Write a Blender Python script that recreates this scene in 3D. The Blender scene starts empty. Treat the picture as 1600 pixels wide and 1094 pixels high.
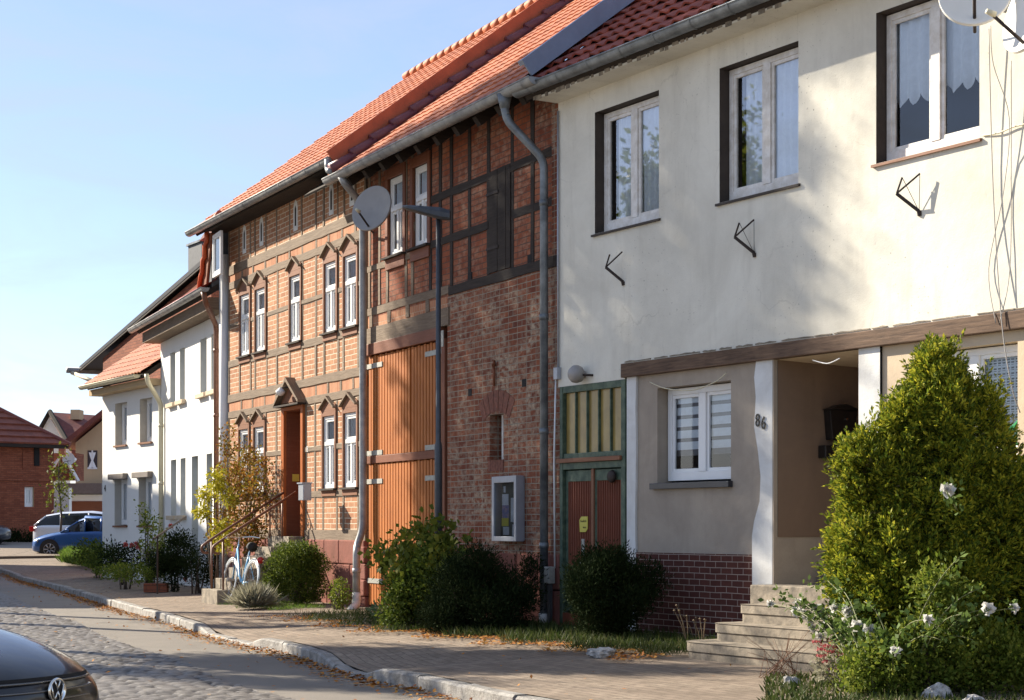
import bpy, math, random
import numpy as np
from mathutils import Vector, Matrix
R = math.radians
random.seed(7)
RNG = np.random.default_rng(11)
SC = bpy.context.scene
COL = SC.collection
# ---------------------------------------------------------------- camera
F = 2750.0; HZ = 822.0; EYE = 1.2          # focal length / horizon in photo pixels (1600 wide), eye height in m
cam = bpy.data.objects.new("camera", bpy.data.cameras.new("camera")); COL.objects.link(cam)
cam.location = (0, 0, EYE); cam.rotation_euler = (R(90), 0, 0)
cam.data.sensor_width = 36.0; cam.data.lens = 36.0 * F / 1600.0
cam.data.shift_y = (HZ - 547.0) / 1600.0
cam.data.clip_start = 0.1; cam.data.clip_end = 2000
SC.camera = cam
# ---------------------------------------------------------------- light
SUN_EL = R(30.0); SUN_AZ = math.atan2(-0.835, 0.55)      # azimuth measured from +Y towards +X
world = bpy.data.worlds.new("World"); SC.world = world; world.use_nodes = True
wn = world.node_tree; wn.nodes.clear()
wo = wn.nodes.new('ShaderNodeOutputWorld'); wb = wn.nodes.new('ShaderNodeBackground')
sky = wn.nodes.new('ShaderNodeTexSky'); sky.sky_type = 'NISHITA'; sky.sun_disc = False
sky.sun_elevation = SUN_EL; sky.sun_rotation = SUN_AZ; sky.altitude = 200; sky.air_density = 1.0; sky.dust_density = 0.25; sky.ozone_density = 3.5
tc = wn.nodes.new('ShaderNodeTexCoord'); mp = wn.nodes.new('ShaderNodeMapping'); mp.inputs['Scale'].default_value = (1.6, 1.6, 7.0)
nz = wn.nodes.new('ShaderNodeTexNoise'); nz.inputs['Scale'].default_value = 3.0; nz.inputs['Detail'].default_value = 7; nz.inputs['Roughness'].default_value = 0.62
nz.inputs['Distortion'].default_value = 0.6
cr = wn.nodes.new('ShaderNodeValToRGB'); cr.color_ramp.elements[0].position = 0.40; cr.color_ramp.elements[1].position = 0.68
cr.color_ramp.elements[0].color = (.28, .28, .28, 1); cr.color_ramp.elements[1].color = (0.68, 0.68, 0.68, 1)
mx = wn.nodes.new('ShaderNodeMix'); mx.data_type = 'RGBA'
mx.inputs['B'].default_value = (3.1, 3.6, 4.4, 1)
wn.links.new(tc.outputs['Generated'], mp.inputs['Vector']); wn.links.new(mp.outputs[0], nz.inputs['Vector'])
wn.links.new(nz.outputs['Fac'], cr.inputs['Fac']); wn.links.new(cr.outputs['Color'], mx.inputs['Factor'])
tn = wn.nodes.new('ShaderNodeMix'); tn.data_type = 'RGBA'; tn.blend_type = 'MULTIPLY'; tn.inputs['Factor'].default_value = 1; tn.inputs['B'].default_value = (1.0, .92, 1.0, 1)
wn.links.new(sky.outputs[0], tn.inputs['A']); wn.links.new(tn.outputs['Result'], mx.inputs['A']); wn.links.new(mx.outputs['Result'], wb.inputs['Color'])
wb.inputs['Strength'].default_value = 0.085
wn.links.new(wb.outputs[0], wo.inputs['Surface'])
sun = bpy.data.objects.new("sun", bpy.data.lights.new("sun", 'SUN')); COL.objects.link(sun)
sun.data.energy = 5.0; sun.data.angle = R(0.53); sun.data.color = (1.0, 0.90, 0.74)
sd = Vector((-0.835 * math.cos(SUN_EL), 0.55 * math.cos(SUN_EL), math.sin(SUN_EL))).normalized()
sun.rotation_euler = sd.to_track_quat('Z', 'Y').to_euler(); sun.location = (-20, 15, 30)
SC.view_settings.view_transform = 'Standard'; SC.view_settings.look = 'None'
SC.view_settings.exposure = 1.25; SC.view_settings.gamma = 1.0
SC.cycles.max_bounces = 6; SC.cycles.transparent_max_bounces = 12
SC.cycles.sample_clamp_indirect = 6
# ---------------------------------------------------------------- frames (facade planes)
class Fr:
    """vertical facade plane: s along it (to the right), d outwards (street side), z up"""
    def __init__(f, X0, Y0, vp):
        f.X0 = X0; f.Y0 = Y0; f.a = math.atan((800 - vp) / F); f.sa = math.sin(f.a); f.ca = math.cos(f.a)
        f.rz = f.a - math.pi / 2
    def s(f, px, d=0):
        r = (px - 800) / F
        return (r * (f.Y0 - d * f.sa) - f.X0 + d * f.ca) / (f.sa + r * f.ca)
    def w(f, s, d=0): return (f.X0 + s * f.sa - d * f.ca, f.Y0 - s * f.ca - d * f.sa)
    def z(f, px, py, d=0): return EYE + (HZ - py) * f.w(f.s(px, d), d)[1] / F
class World:
    rz = 0.0
    def w(f, s, d=0): return (s, -d)
WF = World()
def at(px, py, z=0.0):                       # point at height z seen at that pixel
    Y = (EYE - z) * F / (py - HZ); return ((px - 800) / F * Y, Y, z)
def atY(px, py, Y): return ((px - 800) / F * Y, Y, EYE + (HZ - py) * Y / F)
H1 = Fr(.575, 20.82, -900); H2 = Fr(.575, 20.82, -580)
H4 = Fr(*H2.w(H2.s(356), -.05), -330); H5 = Fr(*H4.w(H4.s(251), .02), -860)
# ---------------------------------------------------------------- materials
MATS = {}
def N(nt, t, **k):
    n = nt.nodes.new(t)
    for a, b in k.items(): setattr(n, a, b)
    return n
def newmat(name):
    m = bpy.data.materials.new(name); m.use_nodes = True; nt = m.node_tree
    b = nt.nodes['Principled BSDF']; MATS[name] = m
    return m, nt, b
def mixc(nt, fac, a, b, mode='MIX'):
    x = N(nt, 'ShaderNodeMix', data_type='RGBA', blend_type=mode)
    for k, v in (('Factor', fac), ('A', a), ('B', b)):
        if isinstance(v, (int, float)): x.inputs[k].default_value = v
        elif isinstance(v, tuple): x.inputs[k].default_value = (*v[:3], 1)
        else: nt.links.new(v, x.inputs[k])
    return x.outputs['Result']
def ramp(nt, src, p0, p1, c0=0.0, c1=1.0):
    r = N(nt, 'ShaderNodeMapRange'); r.inputs['From Min'].default_value = p0; r.inputs['From Max'].default_value = p1
    r.inputs['To Min'].default_value = c0; r.inputs['To Max'].default_value = c1; r.clamp = True
    nt.links.new(src, r.inputs['Value']); return r.outputs[0]
def noise(nt, vec, scale, detail=4, rough=.6, dist=0.0):
    n = N(nt, 'ShaderNodeTexNoise'); n.inputs['Scale'].default_value = scale; n.inputs['Detail'].default_value = detail
    n.inputs['Roughness'].default_value = rough; n.inputs['Distortion'].default_value = dist
    if vec is not None: nt.links.new(vec, n.inputs['Vector'])
    return n.outputs['Fac']
def uv(nt, sx=1, sy=1, sz=1):
    t = N(nt, 'ShaderNodeTexCoord'); m = N(nt, 'ShaderNodeMapping'); m.inputs['Scale'].default_value = (sx, sy, sz)
    nt.links.new(t.outputs['UV'], m.inputs['Vector']); return m.outputs[0]
def ob(nt, sx=1, sy=1, sz=1):
    t = N(nt, 'ShaderNodeTexCoord'); m = N(nt, 'ShaderNodeMapping'); m.inputs['Scale'].default_value = (sx, sy, sz)
    nt.links.new(t.outputs['Object'], m.inputs['Vector']); return m.outputs[0]
def bump(nt, b, h, strength=.4, dist=.01):
    n = N(nt, 'ShaderNodeBump'); n.inputs['Strength'].default_value = strength; n.inputs['Distance'].default_value = dist
    nt.links.new(h, n.inputs['Height']); nt.links.new(n.outputs[0], b.inputs['Normal'])
def plain(name, c, rough=.6, metal=0.0, var=.25, vs=6.0, c2=None, bs=0.0, spec=None):
    m, nt, b = newmat(name)
    v = ob(nt); n1 = noise(nt, v, vs, 5, .65)
    c2 = c2 or tuple(x * (1 - var) for x in c)
    nt.links.new(mixc(nt, ramp(nt, n1, .35, .65), c, c2), b.inputs['Base Color'])
    b.inputs['Roughness'].default_value = rough; b.inputs['Metallic'].default_value = metal
    if spec is not None: b.inputs['Specular IOR Level'].default_value = spec
    if bs: bump(nt, b, noise(nt, v, vs * 6, 5, .7), bs, .01)
    return m
def brick(name, c1, c2, mortar, w=.25, h=.083, ms=.012, stain=None, stainamt=0.0, var=.5, headers=False):
    m, nt, b = newmat(name)
    v = uv(nt)
    wob = N(nt, 'ShaderNodeTexNoise'); wob.inputs['Scale'].default_value = 3.0; nt.links.new(v, wob.inputs['Vector'])
    add = N(nt, 'ShaderNodeMixRGB', blend_type='ADD'); add.inputs[0].default_value = .012
    nt.links.new(v, add.inputs[1]); nt.links.new(wob.outputs['Color'], add.inputs[2])
    def bt(w_, off):
        t = N(nt, 'ShaderNodeTexBrick'); t.offset = off; t.inputs['Scale'].default_value = 1.0
        t.inputs['Brick Width'].default_value = w_; t.inputs['Row Height'].default_value = h; t.inputs['Mortar Size'].default_value = ms * .5
        t.inputs['Mortar Smooth'].default_value = .3; t.inputs['Bias'].default_value = 0.0
        t.inputs['Color1'].default_value = (0, 0, 0, 1); t.inputs['Color2'].default_value = (1, 1, 1, 1); t.inputs['Mortar'].default_value = (.5, .5, .5, 1)
        nt.links.new(add.outputs[0], t.inputs['Vector']); return t
    t = bt(w, .5); col, fac = t.outputs['Color'], t.outputs['Fac']
    if headers:
        t2 = bt(w / 2, 0.5)
        sx = N(nt, 'ShaderNodeSeparateXYZ'); nt.links.new(add.outputs[0], sx.inputs[0])
        dv = N(nt, 'ShaderNodeMath', operation='DIVIDE'); dv.inputs[1].default_value = h * 2; nt.links.new(sx.outputs[1], dv.inputs[0])
        fr = N(nt, 'ShaderNodeMath', operation='FRACT'); nt.links.new(dv.outputs[0], fr.inputs[0])
        gt = N(nt, 'ShaderNodeMath', operation='GREATER_THAN'); gt.inputs[1].default_value = .5; nt.links.new(fr.outputs[0], gt.inputs[0])
        col = mixc(nt, gt.outputs[0], col, t2.outputs['Color'])
        fm = N(nt, 'ShaderNodeMix', data_type='FLOAT'); nt.links.new(gt.outputs[0], fm.inputs[0]); nt.links.new(fac, fm.inputs[2]); nt.links.new(t2.outputs['Fac'], fm.inputs[3]); fac = fm.outputs[0]
    cc = mixc(nt, col, c1, c2)
    n1 = noise(nt, v, 14, 6, .7); cc = mixc(nt, ramp(nt, n1, .3, .75, 0, var), cc, tuple(x * .45 for x in c1))
    n3 = noise(nt, v, 1.3, 4, .6); cc = mixc(nt, ramp(nt, n3, .4, .7, 0, .35), cc, tuple(x * 1.25 for x in c2))
    if stain:
        n2 = noise(nt, v, 1.1, 7, .75, .5); sx2 = uv(nt, 9, 14, 1); n4 = noise(nt, sx2, 1, 3, .6)
        mm = N(nt, 'ShaderNodeMath', operation='MULTIPLY'); nt.links.new(ramp(nt, n2, .42, .62), mm.inputs[0]); nt.links.new(ramp(nt, n4, .4, .62, 0, stainamt), mm.inputs[1])
        cc = mixc(nt, mm.outputs[0], cc, stain)
    mc = mixc(nt, ramp(nt, noise(nt, v, 5, 4, .6), .3, .7, 0, .6), mortar, tuple(x * .6 for x in mortar))
    cc = mixc(nt, fac, cc, mc)
    nt.links.new(cc, b.inputs['Base Color']); b.inputs['Roughness'].default_value = .88; b.inputs['Specular IOR Level'].default_value = .25
    hh = N(nt, 'ShaderNodeMath', operation='MULTIPLY_ADD'); hh.inputs[1].default_value = -1.0; hh.inputs[2].default_value = 1.0; nt.links.new(fac, hh.inputs[0])
    h2 = N(nt, 'ShaderNodeMath', operation='MULTIPLY_ADD'); h2.inputs[1].default_value = .5; nt.links.new(n1, h2.inputs[0]); nt.links.new(hh.outputs[0], h2.inputs[2])
    bump(nt, b, h2.outputs[0], .7, .012)
    return m
def plaster(name, c, dirt=(.25, .23, .19), amt=.5, scale=.6, streak=True, bs=.25, spots=0.0):
    m, nt, b = newmat(name); v = uv(nt)
    n1 = noise(nt, v, scale, 8, .68, .4); n2 = noise(nt, uv(nt, 5.0, .7, 1), 1.0, 6, .65)
    cc = mixc(nt, ramp(nt, n1, .38, .75, 0, amt), c, dirt)
    if streak: cc = mixc(nt, ramp(nt, n2, .5, .85, 0, amt * .7), cc, dirt)
    if spots:
        vz = N(nt, 'ShaderNodeTexNoise'); vz.inputs['Scale'].default_value = 34; vz.inputs['Detail'].default_value = 3; nt.links.new(v, vz.inputs['Vector'])
        mm = N(nt, 'ShaderNodeMath', operation='MULTIPLY'); nt.links.new(ramp(nt, vz.outputs['Fac'], .66, .70), mm.inputs[0]); nt.links.new(ramp(nt, noise(nt, v, .8, 3), .45, .65, 0, spots), mm.inputs[1])
        cc = mixc(nt, mm.outputs[0], cc, tuple(x * .5 for x in dirt))
    if spots:
        ds = N(nt, 'ShaderNodeTexNoise'); ds.inputs['Scale'].default_value = 2.5; ds.inputs['Detail'].default_value = 5; nt.links.new(v, ds.inputs['Vector'])
        ad = N(nt, 'ShaderNodeMixRGB', blend_type='ADD'); ad.inputs[0].default_value = .35; nt.links.new(v, ad.inputs[1]); nt.links.new(ds.outputs['Color'], ad.inputs[2])
        ve = N(nt, 'ShaderNodeTexVoronoi'); ve.feature = 'DISTANCE_TO_EDGE'; ve.inputs['Scale'].default_value = .75; nt.links.new(ad.outputs[0], ve.inputs['Vector'])
        m3 = N(nt, 'ShaderNodeMath', operation='MULTIPLY'); nt.links.new(ramp(nt, ve.outputs['Distance'], .0, .006, 1, 0), m3.inputs[0]); nt.links.new(ramp(nt, noise(nt, v, .9, 4), .50, .60, 0, .22), m3.inputs[1])
        cc = mixc(nt, m3.outputs[0], cc, tuple(x * .5 for x in dirt))
        vs2 = noise(nt, v, 70, 4, .8); m4 = N(nt, 'ShaderNodeMath', operation='MULTIPLY'); nt.links.new(ramp(nt, vs2, .60, .66), m4.inputs[0]); nt.links.new(ramp(nt, noise(nt, v, 1.4, 5, .7), .52, .66, 0, .7), m4.inputs[1]); cc = mixc(nt, m4.outputs[0], cc, tuple(x * .8 for x in dirt))
    nt.links.new(cc, b.inputs['Base Color']); b.inputs['Roughness'].default_value = .9; b.inputs['Specular IOR Level'].default_value = .2
    a = N(nt, 'ShaderNodeMath', operation='MULTIPLY_ADD'); a.inputs[1].default_value = .35; nt.links.new(noise(nt, v, 60, 5, .7), a.inputs[0]); nt.links.new(noise(nt, v, 5, 5, .6), a.inputs[2])
    bump(nt, b, a.outputs[0], bs, .02)
    return m
def wood(name, c, c2, sx=3, sy=40, rough=.8, bs=.5, obj=False):
    m, nt, b = newmat(name); v = (ob if obj else uv)(nt, sx, sy, 1)
    n1 = noise(nt, v, 1.0, 7, .7, .3); n2 = noise(nt, (ob if obj else uv)(nt), 1.7, 4)
    cc = mixc(nt, ramp(nt, n1, .35, .7), c, c2); cc = mixc(nt, ramp(nt, n2, .45, .8, 0, .5), cc, tuple(x * .6 for x in c))
    nt.links.new(cc, b.inputs['Base Color']); b.inputs['Roughness'].default_value = rough; b.inputs['Specular IOR Level'].default_value = .3
    bump(nt, b, n1, bs, .008); return m
def tilemat(name, c, c2, dark, var=.5):
    m, nt, b = newmat(name); v = uv(nt)
    t = N(nt, 'ShaderNodeTexBrick'); t.offset = 0.0; t.inputs['Brick Width'].default_value = .24; t.inputs['Row Height'].default_value = .34; t.inputs['Mortar Size'].default_value = 0
    t.inputs['Scale'].default_value = 1; t.inputs['Color1'].default_value = (0, 0, 0, 1); t.inputs['Color2'].default_value = (1, 1, 1, 1); nt.links.new(v, t.inputs['Vector'])
    cc = mixc(nt, t.outputs['Color'], c, c2); cc = mixc(nt, ramp(nt, noise(nt, v, 2.2, 7, .75), .42, .72, 0, var), cc, dark)
    cc = mixc(nt, ramp(nt, noise(nt, v, 30, 4, .7), .5, .8, 0, .4), cc, dark)
    nt.links.new(cc, b.inputs['Base Color']); b.inputs['Roughness'].default_value = .7
    bump(nt, b, noise(nt, v, 40, 3), .2, .01); return m
def leafmat(name, cols, trans=.35, rough=.6, spec=.15):
    m, nt, b = newmat(name)
    g = N(nt, 'ShaderNodeNewGeometry'); r = N(nt, 'ShaderNodeValToRGB'); e = r.color_ramp.elements
    while len(e) < len(cols): e.new(.5)
    for i, c in enumerate(cols): e[i].position = i / max(1, len(cols) - 1); e[i].color = (*c, 1)
    nt.links.new(g.outputs['Random Per Island'], r.inputs[0])
    cc = mixc(nt, ramp(nt, noise(nt, ob(nt), 1.8, 3), .35, .7, 0, .35), r.outputs[0], tuple(x * .55 for x in cols[0]))
    nt.links.new(cc, b.inputs['Base Color']); b.inputs['Roughness'].default_value = rough; b.inputs['Specular IOR Level'].default_value = spec
    tr = N(nt, 'ShaderNodeBsdfTranslucent'); nt.links.new(cc, tr.inputs[0]); ms = N(nt, 'ShaderNodeMixShader'); ms.inputs[0].default_value = trans
    nt.links.new(b.outputs[0], ms.inputs[1]); nt.links.new(tr.outputs[0], ms.inputs[2])
    nt.links.new(ms.outputs[0], nt.nodes['Material Output'].inputs['Surface']); return m
def glass(name, refl=.16, tint=(.93, .97, 1.0)):
    m, nt, b = newmat(name); nt.nodes.remove(b)
    t = N(nt, 'ShaderNodeBsdfTransparent'); t.inputs[0].default_value = (*tint, 1)
    g = N(nt, 'ShaderNodeBsdfGlossy'); g.inputs['Roughness'].default_value = .02
    lw = N(nt, 'ShaderNodeFresnel'); lw.inputs[0].default_value = 1.5
    nn = noise(nt, ob(nt), 1.6, 1, .4); bp = N(nt, 'ShaderNodeBump'); bp.inputs['Strength'].default_value = .08; bp.inputs['Distance'].default_value = .02
    nt.links.new(nn, bp.inputs['Height']); nt.links.new(bp.outputs[0], g.inputs['Normal'])
    ad = N(nt, 'ShaderNodeMath', operation='ADD'); ad.inputs[1].default_value = refl; ad.use_clamp = True; nt.links.new(lw.outputs[0], ad.inputs[0])
    ms = N(nt, 'ShaderNodeMixShader'); nt.links.new(ad.outputs[0], ms.inputs[0]); nt.links.new(t.outputs[0], ms.inputs[1]); nt.links.new(g.outputs[0], ms.inputs[2])
    nt.links.new(ms.outputs[0], nt.nodes['Material Output'].inputs['Surface']); return m
M = {}
M['brick_orange'] = brick('orange facing brick', (.36, .15, .075), (.48, .25, .135), (.70, .60, .45), ms=.016, headers=False, var=.6)
M['brick_old'] = brick('old red brick', (.145, .038, .022), (.31, .10, .047), (.32, .275, .21), h=.075, stain=(.46, .38, .27), stainamt=.9, var=.8, headers=True, ms=.013)
M['brick_infill'] = brick('old infill brick', (.21, .052, .025), (.34, .105, .047), (.12, .08, .06), h=.078, stain=(.44, .34, .24), stainamt=.5, ms=.012, var=.75)
M['soldier'] = brick('soldier brick', (.38, .15, .075), (.50, .25, .14), (.55, .42, .30), w=.08, h=.6, ms=.008, var=.3)
M['clinker'] = brick('dark clinker tile', (.075, .024, .018), (.11, .036, .025), (.42, .33, .27), w=.18, h=.0645, ms=.009, var=.4)
M['brick_far'] = brick('dull red brick', (.22, .065, .035), (.34, .115, .06), (.12, .06, .045), var=.5)
M['sandstone'] = plaster('red sandstone', (.27, .10, .075), (.13, .06, .045), .7, 2.0, True, .6)
M['plaster_old'] = plaster('weathered cream plaster', (.74, .71, .615), (.36, .33, .27), .50, .7, True, .3, .8)
M['plaster_beige'] = plaster('beige cement plaster', (.41, .345, .275), (.24, .20, .165), .75, 1.1, True, .3)
M['plaster_cream'] = plaster('cream plaster', (.62, .50, .36), (.35, .27, .18), .4, 1.1, True, .3)
M['plaster_white'] = plaster('clean white plaster', (.80, .79, .75), (.6, .58, .52), .2, .8, True, .12)
M['plaster_dado'] = plaster('brown painted plaster', (.22, .15, .105), (.13, .09, .065), .5, 1.2, True, .2)
M['pilaster'] = plaster('flaking white paint', (.72, .72, .70), (.32, .28, .23), .4, 2.5, True, .35)
M['plaster_tan'] = plaster('tan plaster', (.52, .39, .24), (.36, .26, .16), .35, 1, True, .1)
M['timber_grey'] = wood('weathered grey timber', (.15, .105, .07), (.25, .19, .135), bs=.8)
M['timber_dark'] = wood('tarred dark timber', (.022, .016, .013), (.05, .037, .028))
M['timber_beam'] = wood('scarred brown beam', (.075, .045, .030), (.20, .125, .08))
M['brown_paint'] = wood('red brown painted wood', (.17, .055, .025), (.22, .08, .04), rough=.55, bs=.2)
M['casing'] = wood('brown window casing', (.20, .085, .045), (.26, .12, .065), rough=.6, bs=.25)
M['gate'] = wood('orange varnished planks', (.36, .11, .021), (.50, .175, .038), sx=46, sy=1.2, rough=.55, bs=.4)
M['door_brown'] = wood('orange brown door', (.36, .10, .025), (.44, .14, .04), sx=30, sy=3, rough=.42, bs=.2)
M['door_red'] = wood('rusty red corrugated door', (.17, .05, .028), (.27, .085, .045), sx=30, sy=3, rough=.6, bs=.4)
M['green_paint'] = plain('faded green paint', (.030, .060, .040), .6, 0, .5, 9, (.10, .14, .09), .2)
M['white_frame'] = plain('white window frame', (.80, .80, .79), .35, 0, .06, 3)
M['old_frame'] = plain('old white window frame', (.80, .78, .75), .6, 0, .3, 9, (.60, .56, .50), .25)
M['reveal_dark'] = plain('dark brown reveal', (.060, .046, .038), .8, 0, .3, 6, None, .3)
M['dark'] = plain('shade and trim black', (.012, .011, .011), .9)  # near-black stands for shade in rooms and holes, also black trim
M['zinc'] = plain('weathered zinc', (.40, .40, .385), .45, .25, .35, 4, (.19, .20, .21))
M['zinc_dark'] = plain('dark zinc', (.23, .25, .26), .45, .3, .3, 4, (.09, .10, .11))
M['steel_pole'] = plain('dark galvanised steel', (.085, .09, .10), .5, .5, .3, 5)
M['cream_pipe'] = plain('cream painted pipe', (.66, .60, .42), .5, 0, .1)
M['flash'] = plain('blue grey sheet flashing', (.24, .28, .36), .4, .3, .2, 2)
M['iron'] = plain('rusty iron', (.05, .035, .03), .7, .3, .4, 20)
M['tin'] = plain('galvanised strap', (.42, .42, .38), .55, .4, .3, 20)
M['grey_metal'] = plain('grey powder coat', (.36, .38, .42), .4, .3, .1)
M['rail'] = plain('rust brown rail paint', (.20, .085, .05), .5, .1, .35, 20)
M['concrete'] = plain('weathered concrete', (.33, .275, .205), .9, 0, .5, 7, (.13, .11, .085), .6)
M['dish_grey'] = plain('grey satellite dish', (.33, .31, .29), .5, .1, .15, 3)
M['dish_white'] = plain('white satellite dish', (.78, .76, .70), .45, 0, .08, 3)
M['blackbox'] = plain('black metal', (.02, .016, .014), .45, .2, .3)
M['tile_orange'] = tilemat('orange roof tile', (.38, .10, .034), (.53, .17, .06), (.16, .05, .028), .6)
M['tile_red'] = tilemat('old red roof tile', (.26, .048, .026), (.36, .075, .035), (.08, .022, .016), .6)
M['tile_brown'] = tilemat('brown roof tile', (.15, .035, .026), (.20, .05, .032), (.06, .02, .015), .5)
M['tile_far'] = tilemat('mottled orange roof tile', (.42, .13, .06), (.55, .22, .11), (.20, .07, .04), .5)
M['verge_red'] = plain('red fascia sheet', (.46, .11, .04), .6, 0, .3, 3)
M['verge_plum'] = plain('plum ridge tile', (.12, .028, .035), .45, 0, .4, 5, (.17, .05, .05))
M['slate'] = plain('slate cladding', (.07, .075, .085), .6, 0, .3, 12)
M['curtain'] = plain('white net curtain', (.86, .88, .90), .9, 0, .1, 14)
M['glass'] = glass('window glass', .05); M['glass_blue'] = glass('sky reflecting glass', .22)
M['amber'] = plain('frosted amber glass', (.34, .24, .07), .3, 0, .35, 3, (.22, .15, .045))
M['carglass'] = plain('tinted car glass', (.015, .018, .02), .06, 0, .1)
M['rubber'] = plain('tyre rubber', (.02, .02, .02), .8)
M['alloy'] = plain('alloy rim', (.45, .45, .46), .3, .8, .1)
M['lampred'] = plain('red lens', (.5, .015, .01), .2)
M['headlamp'] = plain('clear headlight', (.62, .62, .58), .12, .55, .5, 14, (.16, .15, .13))
M['chrome'] = plain('chrome', (.75, .74, .70), .12, 1.0, .05)
M['paper'] = plain('white paper', (.68, .68, .70), .8)
M['yellow'] = plain('yellow label plate', (.62, .53, .08), .5, 0, .1)
M['ink'] = plain('black ink', (.01, .01, .01), .6)
M['stone_white'] = plain('pale quartz stone', (.62, .60, .57), .75, 0, .5, 18, (.22, .21, .20), .9)
M['bark'] = plain('bark', (.10, .07, .05), .9, 0, .4, 12, None, .6)
M['soil'] = plain('dark soil', (.045, .032, .022), .95, 0, .4, 8, (.08, .055, .035), .8)
M['petal'] = leafmat('white rose petal', [(.78, .76, .70), (.86, .85, .82)], .3)
M['petal_pink'] = leafmat('pink petal', [(.55, .12, .12), (.70, .25, .22)], .3)
M['sedum'] = leafmat('pink sedum head', [(.42, .07, .09), (.58, .18, .17)], .2)
M['leaf_thuja'] = leafmat('golden thuja leaf', [(.045, .075, .012), (.14, .20, .02), (.34, .36, .03), (.60, .54, .05)], .38)
M['leaf_dark'] = leafmat('dark conifer leaf', [(.010, .018, .007), (.018, .030, .010), (.028, .038, .014)], .1, .8, .03)
M['leaf_box'] = leafmat('box leaf', [(.04, .07, .012), (.09, .13, .018), (.20, .24, .035)], .35)
M['leaf_green'] = leafmat('green shrub leaf', [(.07, .11, .012), (.15, .20, .025), (.28, .30, .05)], .4)
M['leaf_rose'] = leafmat('rose leaf', [(.06, .10, .02), (.11, .17, .04), (.17, .24, .06)], .35)
M['leaf_autumn'] = leafmat('autumn leaf', [(.16, .10, .02), (.34, .12, .02), (.28, .20, .03), (.12, .13, .02), (.42, .22, .04)], .35)
M['leaf_yellow'] = leafmat('yellow leaf', [(.36, .33, .02), (.50, .44, .03), (.28, .30, .03)], .4)
M['leaf_maple'] = leafmat('maple leaf', [(.09, .12, .02), (.16, .19, .025), (.25, .23, .03)], .35)
M['leaf_grey'] = leafmat('lavender leaf', [(.26, .25, .17), (.40, .38, .28)], .3)
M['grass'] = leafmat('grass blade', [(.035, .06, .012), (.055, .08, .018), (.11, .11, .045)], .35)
M['grass_lit'] = leafmat('sunlit grass blade', [(.08, .15, .02), (.13, .21, .03), (.17, .25, .05)], .35)  # brighter copy of the bed grass, sunlight put into its colour
M['dry'] = leafmat('dry stalk', [(.14, .09, .05), (.24, .17, .10)], .1)
M['litter'] = leafmat('fallen leaf', [(.42, .15, .03), (.55, .26, .05), (.30, .10, .03), (.62, .36, .10)], .1, .8)
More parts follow.
